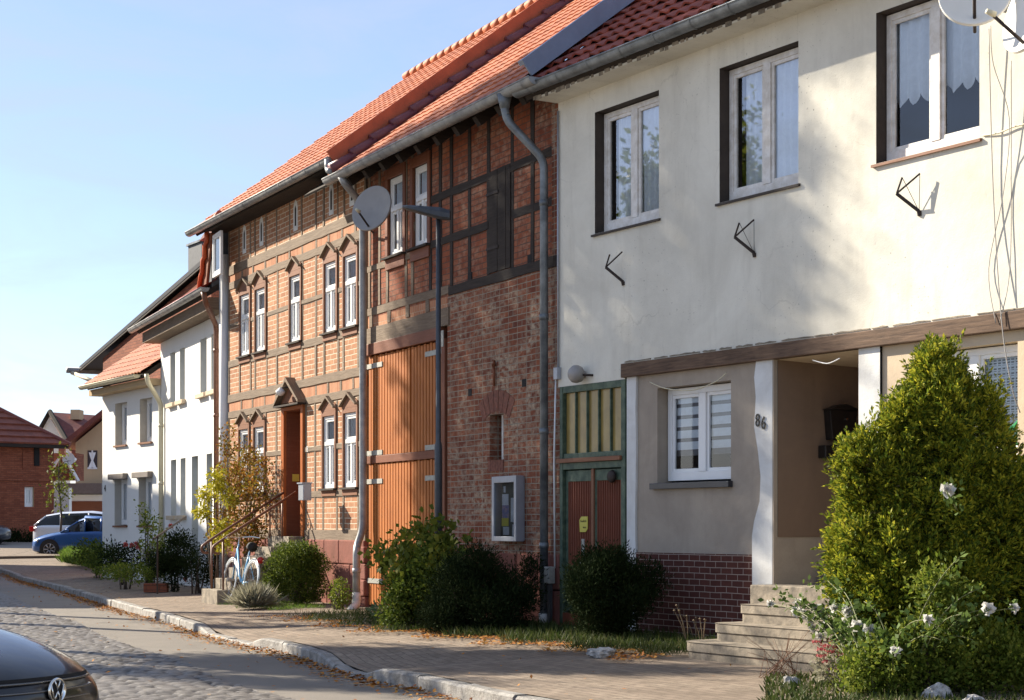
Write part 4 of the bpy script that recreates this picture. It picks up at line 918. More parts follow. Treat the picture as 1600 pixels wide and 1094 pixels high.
MB().tube([(so_, -.53, 6.34), (so_, -.53, 6.17)], [.09, .055], 14).build('gutter_outlet', M['zinc_dark'], b2, smooth=True)
MB().tube([(sp, -pd, .16), (sp, -pd, -.02)], [.062, .058], 14).build('pipe_collar', M['pilaster'], b2, smooth=True)
MB().box(sp + .10, sp + .16, .1, .14, -.02, .55).build('meter_post', M['steel_pole'], b2); MB().box(sp + .07, sp + .19, .08, .17, .52, .72).build('meter_cap', M['tin'], b2, bevel=.01)
# notice board
a, c = H2.s(768, .13), H2.s(806, .13)
nb = thing('notice_board', 'grey metal glass-fronted notice board on the brick wall beside the downpipe', 'notice board', H2, (a + c) / 2, .13, 1.4)
mb = MB()
for q in ((a, a + .06, 1.01, 1.82), (c - .06, c, 1.01, 1.82), (a + .06, c - .06, 1.01, 1.07), (a + .06, c - .06, 1.74, 1.82)): mb.box(q[0], q[1], .02, .13, q[2], q[3])
mb.box(a + .01, c - .01, .0, .02, 1.02, 1.81); mb.build('case', M['grey_metal'], nb, bevel=.005)
MB().box(a + .06, c - .06, .02, .03, 1.07, 1.74).build('back_panel', plain('olive felt', (.13, .125, .10), .9), nb)
MB().add([(a + .06, -.11, 1.07), (c - .06, -.11, 1.07), (c - .06, -.11, 1.74), (a + .06, -.11, 1.74)], [(0, 1, 2, 3)]).build('pane', M['glass'], nb)
w = c - a
for (x0, x1, z0, z1, mt) in ((.16, .42, 1.46, 1.60, 'paper'), (.16, .44, 1.30, 1.46, None), (.14, .42, 1.20, 1.30, 'yellow'), (.20, .44, 1.09, 1.19, 'paper'), (.52, .74, 1.25, 1.55, 'paper'), (.58, .82, 1.08, 1.22, 'paper'), (.22, .30, 1.62, 1.70, 'paper')):
    MB().box(a + w * x0, a + w * x1, .031, .034 + x0 * .004, z0, z1).build('notice', M[mt] if mt else plain('blue poster', (.10, .16, .34), .7, 0, .7, 20, (.45, .30, .32)), nb)
# ================================================================ HOUSE 3: orange half-timbered house
h3 = thing('half_timbered_house', 'orange brick half-timbered house with gabled window hoods and a brown front door', 'house', H2, -9.5, 0, 0)
L3, R3 = H2.s(357.5), -6.14
def S(px, d=0): return H2.s(px, d)
UZ = (4.24, 5.34); LZ = (1.79, 2.93)
UP = [(376, 391), (400, 415.5), (454, 470.5), (508, 526.5), (538.5, 558.5)]; LO = [(374.8, 389.5), (398, 414), (506, 524.5), (538.5, 558.6)]
ops = [(S(a), S(b_), *UZ) for a, b_ in UP] + [(S(a), S(b_), *LZ) for a, b_ in LO]
door = (S(447.5), S(473.5), 1.03, 3.12); ops3 = ops + [door]
mb, rv = wall(H2, L3, R3, 1.0, 6.78, ops3, .16, 0)
mb.box(L3 - .002, L3, -.3, 0, 1.0, 6.7); mb.build('brick_infill', M['brick_orange'], h3); rv.build('opening_reveal', M['casing'], h3)
for z0_, z1_ in ((3.29, 3.46), (5.66, 5.79)): MB().box(L3, R3, -.02, .003, z0_, z1_).build('soldier_course', M['soldier'], h3)
G3 = M['timber_grey']
xs_up = [358, 375, 392, 399.3, 416.8, 433.9, 453, 472.7, 494, 506.6, 528.6, 536.8, 560, 571]
frz = [358, 374, 391.5, 398.7, 415.8, 432.2, 453, 471.7, 494, 506.3, 528, 538.5, 556, 571]
sol = [379, 396, 415, 433, 453, 472.7, 494.7, 513.8, 535, 556]
spandrel = [358, 375, 392, 399, 417, 433, 453, 472.8, 494, 507, 529, 537, 560, 571]
sol2 = [377.7, 394.9, 414, 432, 494, 513, 533, 552.5]
low = [358, 374, 391, 397, 415.5, 432, 440.5, 478.5, 492.5, 505, 526.5, 537, 560, 571]
def post(px, za, zb, w=.038): s_ = S(px); beam(h3, s_ - w, s_ + w, za, zb, G3, .008, 'timber_post')
for p in frz: post(p, 5.95, 6.7, .03)
for p in sol: post(p, 5.66, 5.79)
for p in xs_up: post(p, 4.22, 5.53)
for p in spandrel: post(p, 3.60, 4.10)
for p in sol2: post(p, 3.29, 3.46)
for p in low: post(p, 1.14, 3.17)
allop = sorted(ops3)
def rail3(za, zb, cut=True, d=.014, extra=()):
    segs = []; x = L3
    if cut:
        for (a, b_, c, e) in allop:
            if c - .02 < (za + zb) / 2 < e + .02: 
                if a - .05 > x: segs.append((x, a - .05))
                x = b_ + .05
    segs.append((x, R3))
    for a, b_ in segs:
        if b_ - a > .02: beam(h3, a, b_, za, zb, G3, d)
rail3(5.79, 5.95, False, .016); rail3(5.53, 5.66, False); rail3(4.82, 4.89); rail3(4.10, 4.22, False); rail3(3.46, 3.60, False, .016); rail3(3.17, 3.29, True); rail3(2.40, 2.48); rail3(1.66, 1.76, True); rail3(.98, 1.14, True, .02); rail3(6.66, 6.85, False, .02)
def hood(parent, a, b_, z, w=.10, rise=.30, out=.13, boards=True):
    m_ = (a + b_) / 2; mb = MB(); mb.poly([(a - .05, z), (b_ + .05, z), (b_ + .05, z + .09), (m_, z + rise * .86), (a - .05, z + .09)], -.02, .03); mb.build('hood_gable', M['casing'], parent)
    for sgn in (-1, 1):
        e = a - w if sgn < 0 else b_ + w
        P = [(e, z + .02), (e, z + .05), (m_, z + rise + .04), (m_, z + rise)]
        MB().poly(P, .0, out).build('hood_board', M['timber_grey'], parent, bevel=.003)
for i, (a, b_, za, zb) in enumerate(ops):
    cs = MB()
    for q in ((a - .05, a, za - .02, zb + .1), (b_, b_ + .06, za - .02, zb + .1)): cs.box(q[0], q[1], -.1, .028, q[2], q[3])
    cs.box(a, b_, -.1, .028, zb, zb + .1); cs.build('window_casing', M['casing'], h3, bevel=.003)
    window(h3, a + .004, b_ - .004, za, zb, -.005, 'T', .05, 'glass_blue', 'white_frame', 'full', transom=.62)
    hood(h3, a, b_, zb + .08, .07, .20, .08)
    MB().box(a - .07, b_ + .08, -.02, .075, za - .03, za).build('window_sill', M['timber_dark'], h3); MB().box(a - .04, b_ + .05, -.02, .03, za - .12, za - .03).build('sill_board', M['casing'], h3)
# arrow slits in the frieze
for px in (382, 408.6, 462, 517.8, 550):
    s_ = S(px); z_ = 6.30; nf = MB(); nf.poly([(s_ - .10, z_ - .22), (s_ + .10, z_ - .22), (s_ + .10, z_ + .16), (s_ + .07, z_ + .25), (s_, z_ + .29), (s_ - .07, z_ + .25), (s_ - .10, z_ + .16)], -.02, .004); nn = nf.build('vent_surround', M['pilaster'], h3)
    MB().poly([(s_ - .035, z_ - .14), (s_ + .035, z_ - .14), (s_ + .035, z_ + .14), (s_, z_ + .2), (s_ - .035, z_ + .14)], -.02, .006).build('vent_slit', M['timber_dark'], nn)
s_ = S(374.5); MB().box(s_ - .06, s_ + .06, -.02, .012, 6.1, 6.5).build('niche', M['plaster_cream'], h3) if False else None
# door
fr_ = MB()
for q in ((door[0] - .13, door[0], 1.03, 3.24), (door[1], door[1] + .11, 1.03, 3.24), (door[0], door[1], 3.12, 3.24)): fr_.box(q[0], q[1], -.1, .05, q[2], q[3])
fr_.build('door_frame', M['door_brown'], h3, bevel=.005)
mb = MB()
for q in ((door[0], door[0] + .01, -.6, 0, 1.03, 3.12), (door[1] - .01, door[1], -.6, 0, 1.03, 3.12), (door[0], door[1], -.6, 0, 3.11, 3.12)): mb.box(*q)
mb.build('door_reveal', M['brown_paint'], h3)
dl = MB(); dz = -.42; a, b_ = door[0] + .01, door[1] - .01
for q in ((a, a + .12, 1.03, 3.1), (b_ - .12, b_, 1.03, 3.1), (a + .12, b_ - .12, 3.0, 3.1), (a + .12, b_ - .12, 2.42, 2.56), (a + .12, b_ - .12, 1.03, 1.25), (a + .12, b_ - .12, 1.8, 1.92)): dl.box(q[0], q[1], dz - .05, dz, q[2], q[3])
dl.box(a + .12, b_ - .12, dz - .04, dz - .02, 1.25, 1.8); dl.box(a + .12, b_ - .12, dz - .04, dz - .02, 1.92, 2.42); dl.box(a + .22, b_ - .22, dz - .04, dz - .005, 1.32, 1.72); dl.box(a + .22, b_ - .22, dz - .04, dz - .005, 1.99, 2.33)
dlo = dl.build('front_door', M['door_brown'], h3, bevel=.004)
MB().add([(a + .12, -dz + .03, 2.56), (b_ - .12, -dz + .03, 2.56), (b_ - .12, -dz + .03, 3.0), (a + .12, -dz + .03, 3.0)], [(0, 1, 2, 3)]).build('transom_pane', M['glass_blue'], dlo); MB().tube([(b_ - .09, -dz - .05, 1.98), (b_ - .09, -dz - .05, 2.08)], .02, 8).build('handle', M['chrome'], dlo)
MB().box(door[0] + .01, door[0] + .018, -.22, -.1, 1.95, 2.07).build('bell_plate', M['yellow'], h3)
m_ = (door[0] + door[1]) / 2 ; a_, c_ = S(438, .3), S(479, .3)
mb = MB(); mb.poly([(door[0] - .16, 3.25), (door[1] + .14, 3.25), (m_, 3.56)], -.02, .06); mb.build('canopy_gable', M['casing'], h3)
for sg_ in (-1, 1):
    e = door[0] - .20 if sg_ < 0 else door[1] + .20; MB().poly([(e, 3.20), (e, 3.25), (m_, 3.66), (m_, 3.59)], 0, .17).build('canopy_board', M['timber_grey'], h3, bevel=.004)
MB().box(door[0] - .20, door[1] + .20, .0, .17, 3.18, 3.21).build('canopy_base', M['timber_dark'], h3)
wl = thing('wall_lamp', 'small white lamp hanging in the gable over the brown front door', 'lamp', H2, m_, .3, 3.4)
MB().lathe([(0.0, 3.37), (.04, 3.38), (.075, 3.42), (.08, 3.45), (.07, 3.46), (.03, 3.50), (.0, 3.52)], (m_ - .08, -.22, -.02), 18).build('lamp_shade', M['white_frame'], wl, smooth=True); MB().tube([(m_ - .08, -.22, 3.48), (m_ - .04, -.1, 3.5), (m_, -.05, 3.48)], .012, 6).build('bracket', M['iron'], wl)
text_mb('8', .14, .003, Matrix.Translation((S(482), -.02, 2.40)) @ FACE).build('house_number', M['white_frame'], h3)
mb = MB(); rr = random.Random(12)
for row in range(3):
    x = L3
    while x < R3 - .01:
        w = min(rr.uniform(.5, .9), R3 - x); mb.box(x + .007, x + w - .007, -.1, .03 + rr.uniform(0, .015), -.15 + row * .385, .225 + row * .385 - (.01 if row == 2 else 0)); x += w
mb.build('plinth', M['sandstone'], h3, bevel=.018)
mb = MB(); mb.box(L3, R3, -.32, -.1, -.15, 1.0); mb.box(L3 + .02, R3, -8, -.6, -.1, 6.7); mb.build('house_core', M['dark'], h3)
E3z, E3d = 6.72, .43; sa, sb = H2.s(300, .43), H2.s(520, .43) + .16; LL = 5.5
slab(MB(), sa + .05, sb - .05, .38, 6.66, PT, 0, LL, -.05, 0).build('roof_boarding', DK, h3)
MB().box(L3 - .1, R3, -.1, .40, 6.60, 6.63).build('soffit', DK, h3)
r3 = roof_mb(sa, sb, E3d, E3z + .02, PT, LL, .22, .34, .007, 4, .022, jit=.003).build('roof', M['tile_orange'], h3)
rr_ = MB(); x = sa
while x < sb: p = slopept(x, E3d, E3z, PT, LL, .05); q = (x + .36, p[1], p[2]); rr_.tube([p, q], [.074, .078], 10); x += .33
rr_.build('ridge_tile', M['tile_orange'], r3, smooth=True)
slab(MB(), sb - .02, sb + .03, E3d + .06, E3z, PT, -.05, LL, -.30, .10).build('verge_board', M['verge_red'], h3)
slab(MB(), sb - .1, sb, E3d + .05, E3z, PT, 0, LL, -.5, -.05).build('verge_shadow_board', DK, h3) if False else None
gutter(h3, sa - .03, sb - .02, E3d + .05, E3z - .03, M['zinc'], .08)
MB().tube(rpath([(H2.s(517, .5), -.55, 6.66), (H2.s(517, .5), -.55, 6.50), (H2.s(523, .5), -.55, 6.45)], .06), .05, 12).build('gutter_outlet', M['zinc'], h3, smooth=True)
# downpipe between the two houses (drains the barn's gutter)
sp3 = H2.s(567, .12); sq_ = H2.s(536, .5)
pipe(h3, [(sq_, -.53, 6.32), (sq_ + .05, -.50, 6.22), (sp3, -.12, 5.95), (sp3, -.12, 1.15), (sp3 - .02, -.2, .92), (H2.s(557, .25), -.25, .82), (H2.s(557, .25), -.25, .12)], .055, M['zinc'])
MB().tube(rpath([(H2.s(557, .25), -.25, .22), (H2.s(557, .25), -.25, .04), (H2.s(548, .4), -.4, -.04)], .08), .062, 14).build('pipe_foot', M['pilaster'], h3, smooth=True)
cb = Vector((H2.s(580, .55), -.55, H2.z(580, 325, .55)))
dish('satellite_dish', 'large grey satellite dish on the downpipe between the orange house and the barn', cb, .335, (-.50, -.86, .30), M['dish_grey'], H2, 1, wall_pt=(sp3 + .02, -.06, cb.z - .05))
# stairs with railings up to the door
stp = thing('entrance_stairs', 'concrete steps rising to the brown front door behind the bicycle', 'stairs', H2, m_, .8, 0)
for k in range(6):
    zt = 1.03 - k * .172; d1 = .30 + k * .225; MB().box(-9.80 - (.04 if k == 5 else 0), -8.98 if k else door[1] + .15, 0.05, d1, zt - .172 - (.1 if k == 5 else 0), zt).build('step', M['concrete'], stp, bevel=.008)
    if k: MB().box(door[0] - .29, door[1] + .21, .05, d1 - .27, zt - .9 if zt - .9 > -.1 else -.1, zt - .172).build('step_core', M['concrete'], stp) if False else None
for sx, top in ((-9.68, .1), (-9.06, .12)):
    rl = thing('stair_railing', 'rust brown handrail on the ' + ('far' if sx < m_ else 'near') + ' side of the front door steps', 'railing', H2, sx, .8, 0, 'handrails of the front door steps')
    P = rpath([(sx, -.06, 1.76), (sx, -1.36, .95), (sx, -1.48, .86), (sx, -1.46, .76), (sx, -1.36, .76)], .07)
    MB().tube(P, .02, 8).build('handrail', M['rail'], rl, smooth=True)
    MB().tube([(sx, -1.30, .97), (sx, -1.30, .12)], .017, 8).build('post', M['rail'], rl, smooth=True); MB().tube([(sx, -.30, 1.60), (sx, -.30, 1.0)], .015, 8).build('post', M['rail'], rl, smooth=True)
lb = thing('letter_box', 'small grey letter box at the top end of the near handrail', 'letter box', H2, door[1] + .2, .45, 1.7)
s_ = S(468, .45); MB().box(s_, s_ + .22, .33, .47, 1.60, 1.86).build('box', M['grey_metal'], lb, bevel=.008); MB().box(s_ - .01, s_ + .23, .32, .49, 1.86, 1.88).build('lid', M['grey_metal'], lb)
# street lamp
sl_ = H2.s(685, .85); zt = H2.z(685, 335, .85)
lp = thing('street_lamp', 'slim dark street lamp with a flat arm head in front of the barn gate', 'street lamp', H2, sl_, .85, 0)
MB().tube([(sl_, -.85, -.1), (sl_, -.85, 2.2), (sl_, -.85, 2.25), (sl_, -.85, zt)], [.050, .048, .034, .030], 14).build('pole', M['steel_pole'], lp, smooth=True)
hb = MB(); hx = [(.12, .05, .06), (.0, .07, .075), (-.12, .08, .06), (-.26, .10, .045), (-.40, .09, .028), (-.46, .05, .015)]
vs = []
for (t, w, th_) in hx:
    ang = R(12); x = sl_ + .06 + t * .55; y = -.85 + t * .86; z = zt + .0 - t * .20
    for (u_, v_) in ((-1, -.6), (-.7, -1), (.7, -1), (1, -.6), (1, .2), (.4, 1), (-.4, 1), (-1, .2)): vs.append((x + u_ * w * .84, y - u_ * w * .54, z + v_ * th_))
fs = [(a * 8 + k, a * 8 + (k + 1) % 8, (a + 1) * 8 + (k + 1) % 8, (a + 1) * 8 + k) for a in range(len(hx) - 1) for k in range(8)] + [tuple(range(8)), tuple(range(len(hx) * 8 - 1, len(hx) * 8 - 9, -1))]
hb.add(vs, fs); hb.build('lamp_head', M['steel_pole'], lp, smooth=False)
# ================================================================ HOUSE 4: white house with slender windows
h4 = thing('white_townhouse', 'bright white house with tall narrow windows, red roof and slate-clad dormer', 'house', H4, -3, 0, 0)
sL4 = H4.s(251); sR4 = H4.s(356)
def S4(px, d=0): return H4.s(px, d)
U4 = [(266, 274), (281, 289), (313, 323), (330, 339)]; L4 = [(267, 275.5), (282, 290), (299.6, 309.5), (322.6, 331.5)]
o4 = [(S4(a), S4(b_), 3.80, 4.88) for a, b_ in U4] + [(S4(L4[k][0]), S4(L4[k][1]), (1.42 if k < 2 else .35), 2.6) for k in range(4)]
mb, rv = wall(H4, sL4, sR4 + .05, -.1, 5.35, o4, .24, 0); mb.build('wall', M['plaster_white'], h4); rv.build('window_reveal', plain('shaded grey reveal', (.46, .48, .48), .8, 0, .1), h4)  # reveals greyed, shade of the deep openings put into the colour
for (a, b_, za, zb) in o4:
    if za > 1: window(h4, a + .01, b_ - .01, za, zb, -.17, 'one', .05, 'glass_blue', 'white_frame', 'full')
    else: MB().box(a, b_, -.25, -.19, za, zb).build('door', plain('grey door', (.30, .34, .36), .5), h4)
    if za > 1: MB().box(a - .12, b_ + .1, 0, .09, za - .09, za).build('window_sill', M['plaster_cream'], h4, bevel=.01)
mb = MB(); mb.box(sL4 + .01, sR4, -8, -.3, -.1, 5.3); mb.box(sL4 - .004, sL4, -8, 0, -.1, 5.35); mb.build('house_core', M['plaster_white'], h4)
MB().box(sL4 - .2, sR4 + .05, -.1, .36, 5.20, 5.42).build('eave_box', M['timber_grey'], h4)
P4 = R(33); roof_mb(sL4 - .4, sR4 + .02, .5, 5.56, P4, 4.2, .24, .34, .016, 4, .03).build('roof', plain('bright red roof tile', (.40, .055, .04), .55, 0, .3, 3), h4)
slab(MB(), sL4 - .38, sR4, .46, 5.50, P4, 0, 4.2, -.1, 0).build('roof_boarding', DK, h4)
gutter(h4, sL4 - .5, S4(325, .5), .55, 5.52, M['zinc'], .08)
x4 = S4(338, .1); pipe(h4, [(S4(322, .5), -.55, 5.46), (S4(322, .5), -.50, 5.25), (x4, -.1, 4.95), (x4, -.1, .1)], .05, M['rail'])
pipe(h4, [(S4(351, .08), -.08, 6.2), (S4(351, .08), -.08, .1)], .10, M['white_frame'], 'vent_pipe', False)
# dormer
a4, b4 = S4(306, .25), S4(349, .25)
def zz4(px, py, d): return H4.z(px, py, d)
dm = MB(); dm.poly([(S4(324, .3), 5.60), (sR4 - .02, 5.60), (sR4 - .02, 6.66), (S4(331, .3), 6.66)], -1.6, .30); dmo = dm.build('dormer', M['slate'], h4)
window(dmo, S4(333, .33), S4(345.5, .33), 5.74, 6.52, .345, 'one', .05, 'glass', 'white_frame', 'full')
MB().poly([(S4(313, .33), 5.62), (S4(322, .33), 5.62), (S4(331, .33), 6.58), (S4(323, .33), 6.66)], .27, .34).build('dormer_cheek', M['brown_paint'], dmo)
mb = MB(); pe = [(311, 5.66), (314, 5.90), (316, 5.94), (317, 6.16), (320, 6.20), (320, 6.42), (323, 6.46), (323, 6.66)]
mb.tube([(S4(p, .38), -.38, z) for p, z in pe], .045, 8); mb.tube([(S4(324, .38), -.38, 6.68), (S4(343, .38), -.38, 6.82)], .05, 8)
mb.build('dormer_edge_tile', plain('bright orange edge tile', (.55, .10, .03), .5), dmo, smooth=True)
MB().poly([(S4(303, .3), 6.70), (sR4 + .1, 6.70), (sR4 + .1, 7.0), (S4(322, .3), 6.9)], -1.6, .2).build('dormer_roof', M['tile_brown'], dmo)
# ================================================================ HOUSE 5: low white house
h5 = thing('low_white_house', 'low white cottage with mottled orange roof and cream gutter pipe, behind the parked cars', 'house', H5, -2, 0, 0)
l5, r5 = H5.s(160), 0.05
def S5(px, d=0): return H5.s(px, d)
o5 = [(S5(180), S5(198.5), 3.06, 4.05), (S5(218.5), S5(238), 3.06, 4.05), (S5(179), S5(199), 1.20, 2.28), (S5(216.7), S5(238), 1.20, 2.28)]
mb, rv = wall(H5, l5, r5, -.15, 4.40, o5, .24, 0); mb.build('wall', M['plaster_white'], h5); rv.build('window_reveal', plain('warm shaded grey reveal', (.50, .47, .42), .8, 0, .1), h5)  # reveal colour greyed to carry the shade beside the white wall
for i, (a, b_, za, zb) in enumerate(o5):
    window(h5, a + .01, b_ - .01, za + .03, zb, -.16, 'two', .06, 'glass_blue', 'white_frame', 'full'); MB().box(a - .02, b_ + .02, -.02, .05, za - .03, za + .01).build('window_sill', M['casing'], h5)
    if i > 1: MB().box(a - .15, b_ + .03, .0, .12, zb + .0, zb + .13).build('shutter_box', plain('taupe shutter box', (.20, .17, .15), .6), h5, bevel=.01)
mb = MB(); mb.box(l5 + .01, r5, -7, -.3, -.1, 4.3); mb.box(l5 - .004, l5, -7, 0, -.15, 4.40); mb.build('house_core', M['plaster_white'], h5)
MB().box(l5 - .1, r5, -.1, .30, 4.28, 4.42).build('eave_box', M['plaster_tan'], h5)
P5 = R(35); roof_mb(l5 - .02, r5 - .02, .42, 4.55, P5, 3.4, .20, .27, .012, 4, .018, jit=.004).build('roof', M['tile_far'], h5)
slab(MB(), l5 - .02, r5, .40, 4.50, P5, 0, 3.4, -.1, 0).build('roof_boarding', DK, h5)
gutter(h5, l5 - .1, r5 - .15, .48, 4.50, M['cream_pipe'], .08)
x5 = S5(251.5, .1); pipe(h5, [(S5(231, .45), -.48, 4.46), (S5(232, .45), -.46, 4.28), (x5, -.1, 3.85), (x5, -.1, .1)], .05, M['cream_pipe'])
text_mb('4', .22, .004, Matrix.Translation((S5(164.5), -.01, 2.02)) @ FACE).build('house_number', M['ink'], h5)
# ================================================================ HOUSE 6: tall brick gable behind
H6 = Fr(*H5.w(l5, -3.2), -860)
def P6(px, py): s_ = H6.s(px); return (s_, H6.z(px, py))
h6 = thing('brick_gable_house', 'tall red brick gable with a black verge rising behind the low white cottage', 'house', H6, 0, 0, 0)
ev = P6(131, 578); ap = P6(330, 408); bl = P6(161, 640)
MB().poly([(bl[0], 0), (ap[0], 0), (ap[0], ap[1] - .1), P6(161, 560)], -8, 0).build('wall', M['brick_far'], h6)
ang = math.atan2(ap[1] - ev[1], ap[0] - ev[0])
MB().poly([ev, ap, (ap[0], ap[1] + .12), (ev[0], ev[1] + .10)], -8, .14).build('roof', M['blackbox'], h6)
MB().poly([(ev[0], ev[1] - .06), (ap[0], ap[1] - .06), ap, ev], .10, .13).build('verge_board', M['timber_dark'], h6)
MB().tube([(ev[0] - .1, -.5, ev[1] - .02), (ev[0] - .1, 7, ev[1] - .02)], .09, 10).build('gutter', M['zinc'], h6, smooth=True)
MB().tube([(ev[0] - .05, -.35, ev[1] - .1), (bl[0] - .05, -.1, ev[1] - .55)], .06, 10).build('gutter_arm', M['cream_pipe'], h6, smooth=True)
fs_ = MB(); q0 = P6(160, 600); q1 = P6(245, 538)
for k in range(9):
    t = k / 9; fs_.box(q0[0] + (q1[0] - q0[0]) * t, q0[0] + (q1[0] - q0[0]) * (t + .14), 0, .05, q0[1] + (q1[1] - q0[1]) * t - .1, q0[1] + (q1[1] - q0[1]) * t + .12)
fs_.build('stepped_flashing', M['brick_far'], h6)
ca_, cb2 = H6.s(294, -1.2), H6.s(309, -1.2); cz0, cz1 = H6.z(300, 450, -1.2), H6.z(300, 383, -1.2)
MB().box(ca_, cb2 + .3, -2.0, -1.2, cz0 - .8, cz1).build('chimney', M['slate'], h6); MB().box(ca_ - .05, cb2 + .35, -2.05, -1.15, cz1, cz1 + .06).build('chimney_cap', M['zinc_dark'], h6)
MB().lathe([(0, -.02), (.2, -.02), (.2, .02), (0, .02)], (P6(352, 0)[0], 0, 0), 8).build('x', M['zinc'], h6) if False else None
# ================================================================ far houses
Y7 = 90.0
def W7(px, py, Y=Y7): p = atY(px, py, Y); return (p[0], p[2])
b7 = thing('tan_house', 'tan plastered house with dark brown gable roof and a garage, far down the side street', 'house', WF, -23, -Y7, .5)
MB().poly([W7(118, 800), W7(175, 800), W7(175, 645), W7(118, 692)], -Y7 - 6, -Y7).build('wall', M['plaster_tan'], b7)
MB().poly([W7(102, 701), W7(176, 640), W7(176, 632), W7(101, 693)], -Y7 - 6, -Y7 + .7).build('roof', M['tile_brown'], b7)
a, c = W7(137, 732), W7(152, 704); wf = MB(); wf.box(a[0], c[0], -Y7, -Y7 + .03, a[1], c[1]); w7 = wf.build('window', plain('painted recess shade', (.05, .045, .05), .3), b7)  # flat panel on the wall, recess shade painted as its colour
m7 = (a[0] + c[0]) / 2; mb = MB(); mb.box(m7 - .04, m7 + .04, -Y7, -Y7 + .05, a[1], c[1]); mb.box(a[0], c[0], -Y7, -Y7 + .05, a[1] - .04, a[1] + .05); mb.build('window_frame', M['white_frame'], w7)
MB().poly([(m7 - .18, c[1] - .1), (m7 + .18, c[1] - .1), (m7 + .05, a[1] + .4), (m7 + .2, a[1] + .05), (m7 - .2, a[1] + .05), (m7 - .05, a[1] + .4)], -Y7 + .03, -Y7 + .04).build('curtain', M['curtain'], w7)
a, c = W7(106, 773), W7(176, 757); MB().box(a[0], c[0], -Y7, -Y7 + 2.5, a[1], c[1]).build('garage_roof', plain('grey brown canopy', (.16, .13, .12), .8), b7)
a, c = W7(106, 800), W7(176, 774); MB().box(a[0], c[0], -Y7, -Y7 + 2.0, a[1] + .9 - .9, c[1]).build('garage_wall', M['plaster_white'], b7)
a, c = W7(107, 815), W7(174, 784); MB().box(a[0], c[0], -Y7 + 2.0, -Y7 + 2.03, a[1], c[1]).build('garage_door', M['brown_paint'], b7)
Yb = 100.0
b9 = thing('brown_roofed_house', 'house with a white gable and long dark brown tiled roof behind the tan house', 'house', WF, -25, -Yb, .5)
MB().poly([W7(66, 800, Yb), W7(108, 800, Yb), W7(108, 700, Yb), W7(78, 648, Yb), W7(66, 667, Yb)], -Yb - .3, -Yb + .0).build('gable_wall', M['plaster_white'], b9)
p = [atY(78, 644, Yb), atY(165, 650, Yb + 3), atY(165, 700, Yb - 3), atY(112, 702, Yb - 3)]
rfb = MB(); rfb.add([(x, y, z) for x, y, z in p] + [(x, y, z - .3) for x, y, z in p], [(0, 1, 2, 3), (7, 6, 5, 4), (0, 3, 7, 4), (3, 2, 6, 7), (1, 5, 6, 2), (0, 4, 5, 1)]); rf9 = rfb.build('roof', M['tile_brown'], b9)
MB().tube([atY(64, 668, Yb - .2), atY(78, 643, Yb - .2), atY(112, 702, Yb - 3)], .14, 6).build('verge', M['timber_dark'], b9)
a, c = W7(110, 647, Yb), W7(124, 640, Yb); MB().box(a[0], c[0], -Yb - 1, -Yb, a[1] - .3, c[1]).build('chimney', M['plaster_tan'], rf9)
# balcony between the far houses
Y8 = 84.0
bl_ = thing('balcony', 'cluttered brick balcony with white awning bars beside the left brick house', 'balcony', WF, -21.5, -Y8, 3)
p0, p1 = W7(84, 750, Y8), W7(119, 708, Y8); MB().box(p0[0], p1[0], -Y8 - 1.5, -Y8, p0[1], p1[1]).build('parapet', M['brick_far'], bl_)
MB().tube([atY(84, 728, Y8 - .3), atY(98, 708, Y8 - .3), atY(122, 752, Y8 - .3)], .10, 6).build('awning_bar', M['white_frame'], bl_); MB().tube([atY(100, 706, Y8 - .3), atY(118, 720, Y8 - .3)], .12, 6).build('awning_bar', M['white_frame'], bl_)
p0, p1 = W7(78, 800, Y8), W7(108, 762, Y8); MB().box(p0[0], p1[0], -Y8 - .5, -Y8, p0[1] - 1, p1[1]).build('lower_wall', M['plaster_white'], bl_)
dd_ = atY(107, 717, Y8 - 1); dish('satellite_dish', 'small white satellite dish on the far balcony', Vector((dd_[0], dd_[1], dd_[2])), .30, (.1, -.95, .2), M['dish_white'], WF, 1, wall_pt=(dd_[0], dd_[1] + .9, dd_[2]))
lf_ = atY(98, 706, Y8 - 1); tag(MB().box(lf_[0] - .14, lf_[0] + .16, -lf_[1], -lf_[1] + .2, lf_[2] - .2, lf_[2] + .25).build('lantern', plain('orange cloth', (.60, .20, .10), .6), None, WF, (lf_[0], lf_[1], lf_[2])), 'orange lantern hanging above the far balcony', 'lantern')
# left brick house
H8 = Fr((82 - 800) / F * 78, 78, 2400)       # wall recedes to the right
H8.a = math.atan2(math.cos(R(28)), 0) ;
class FB:
    """frame given by an angle: s to the right along direction ang"""
    def __init__(f, X, Y, ang): f.X, f.Y, f.ang = X, Y, ang; f.rz = ang
    def w(f, s, d=0): return (f.X + s * math.cos(f.ang) + d * math.sin(f.ang), f.Y + s * math.sin(f.ang) - d * math.cos(f.ang))
    def s(f, px, d=0):
        r = (px - 800) / F; ca, sa = math.cos(f.ang), math.sin(f.ang); x0, y0 = f.X + d * sa, f.Y - d * ca
        return (r * y0 - x0) / (ca - r * sa)
    def z(f, px, py, d=0): return EYE + (HZ - py) * f.w(f.s(px, d), d)[1] / F
H8 = FB((84 - 800) / F * 80, 80, R(40))
b8 = thing('brick_corner_house', 'dull red brick house with a hipped brown tile roof at the left edge', 'house', H8, -2, 0, .3)
ez = H8.z(84, 694); 
wn_ = (H8.s(38.5), H8.s(53), H8.z(45, 792), H8.z(45, 761))
mb, rv = wall(H8, -14, 0, -.2, ez, [wn_], .2, 0); mb.box(0, .004, -8, 0, -.2, ez); mb.build('wall', M['brick_far'], b8); rv.build('window_reveal', M['plaster_tan'], b8)
mb = MB(); mb.box(-14, -.02, -8, -.3, 0, ez - .1); mb.build('house_core', M['dark'], b8)
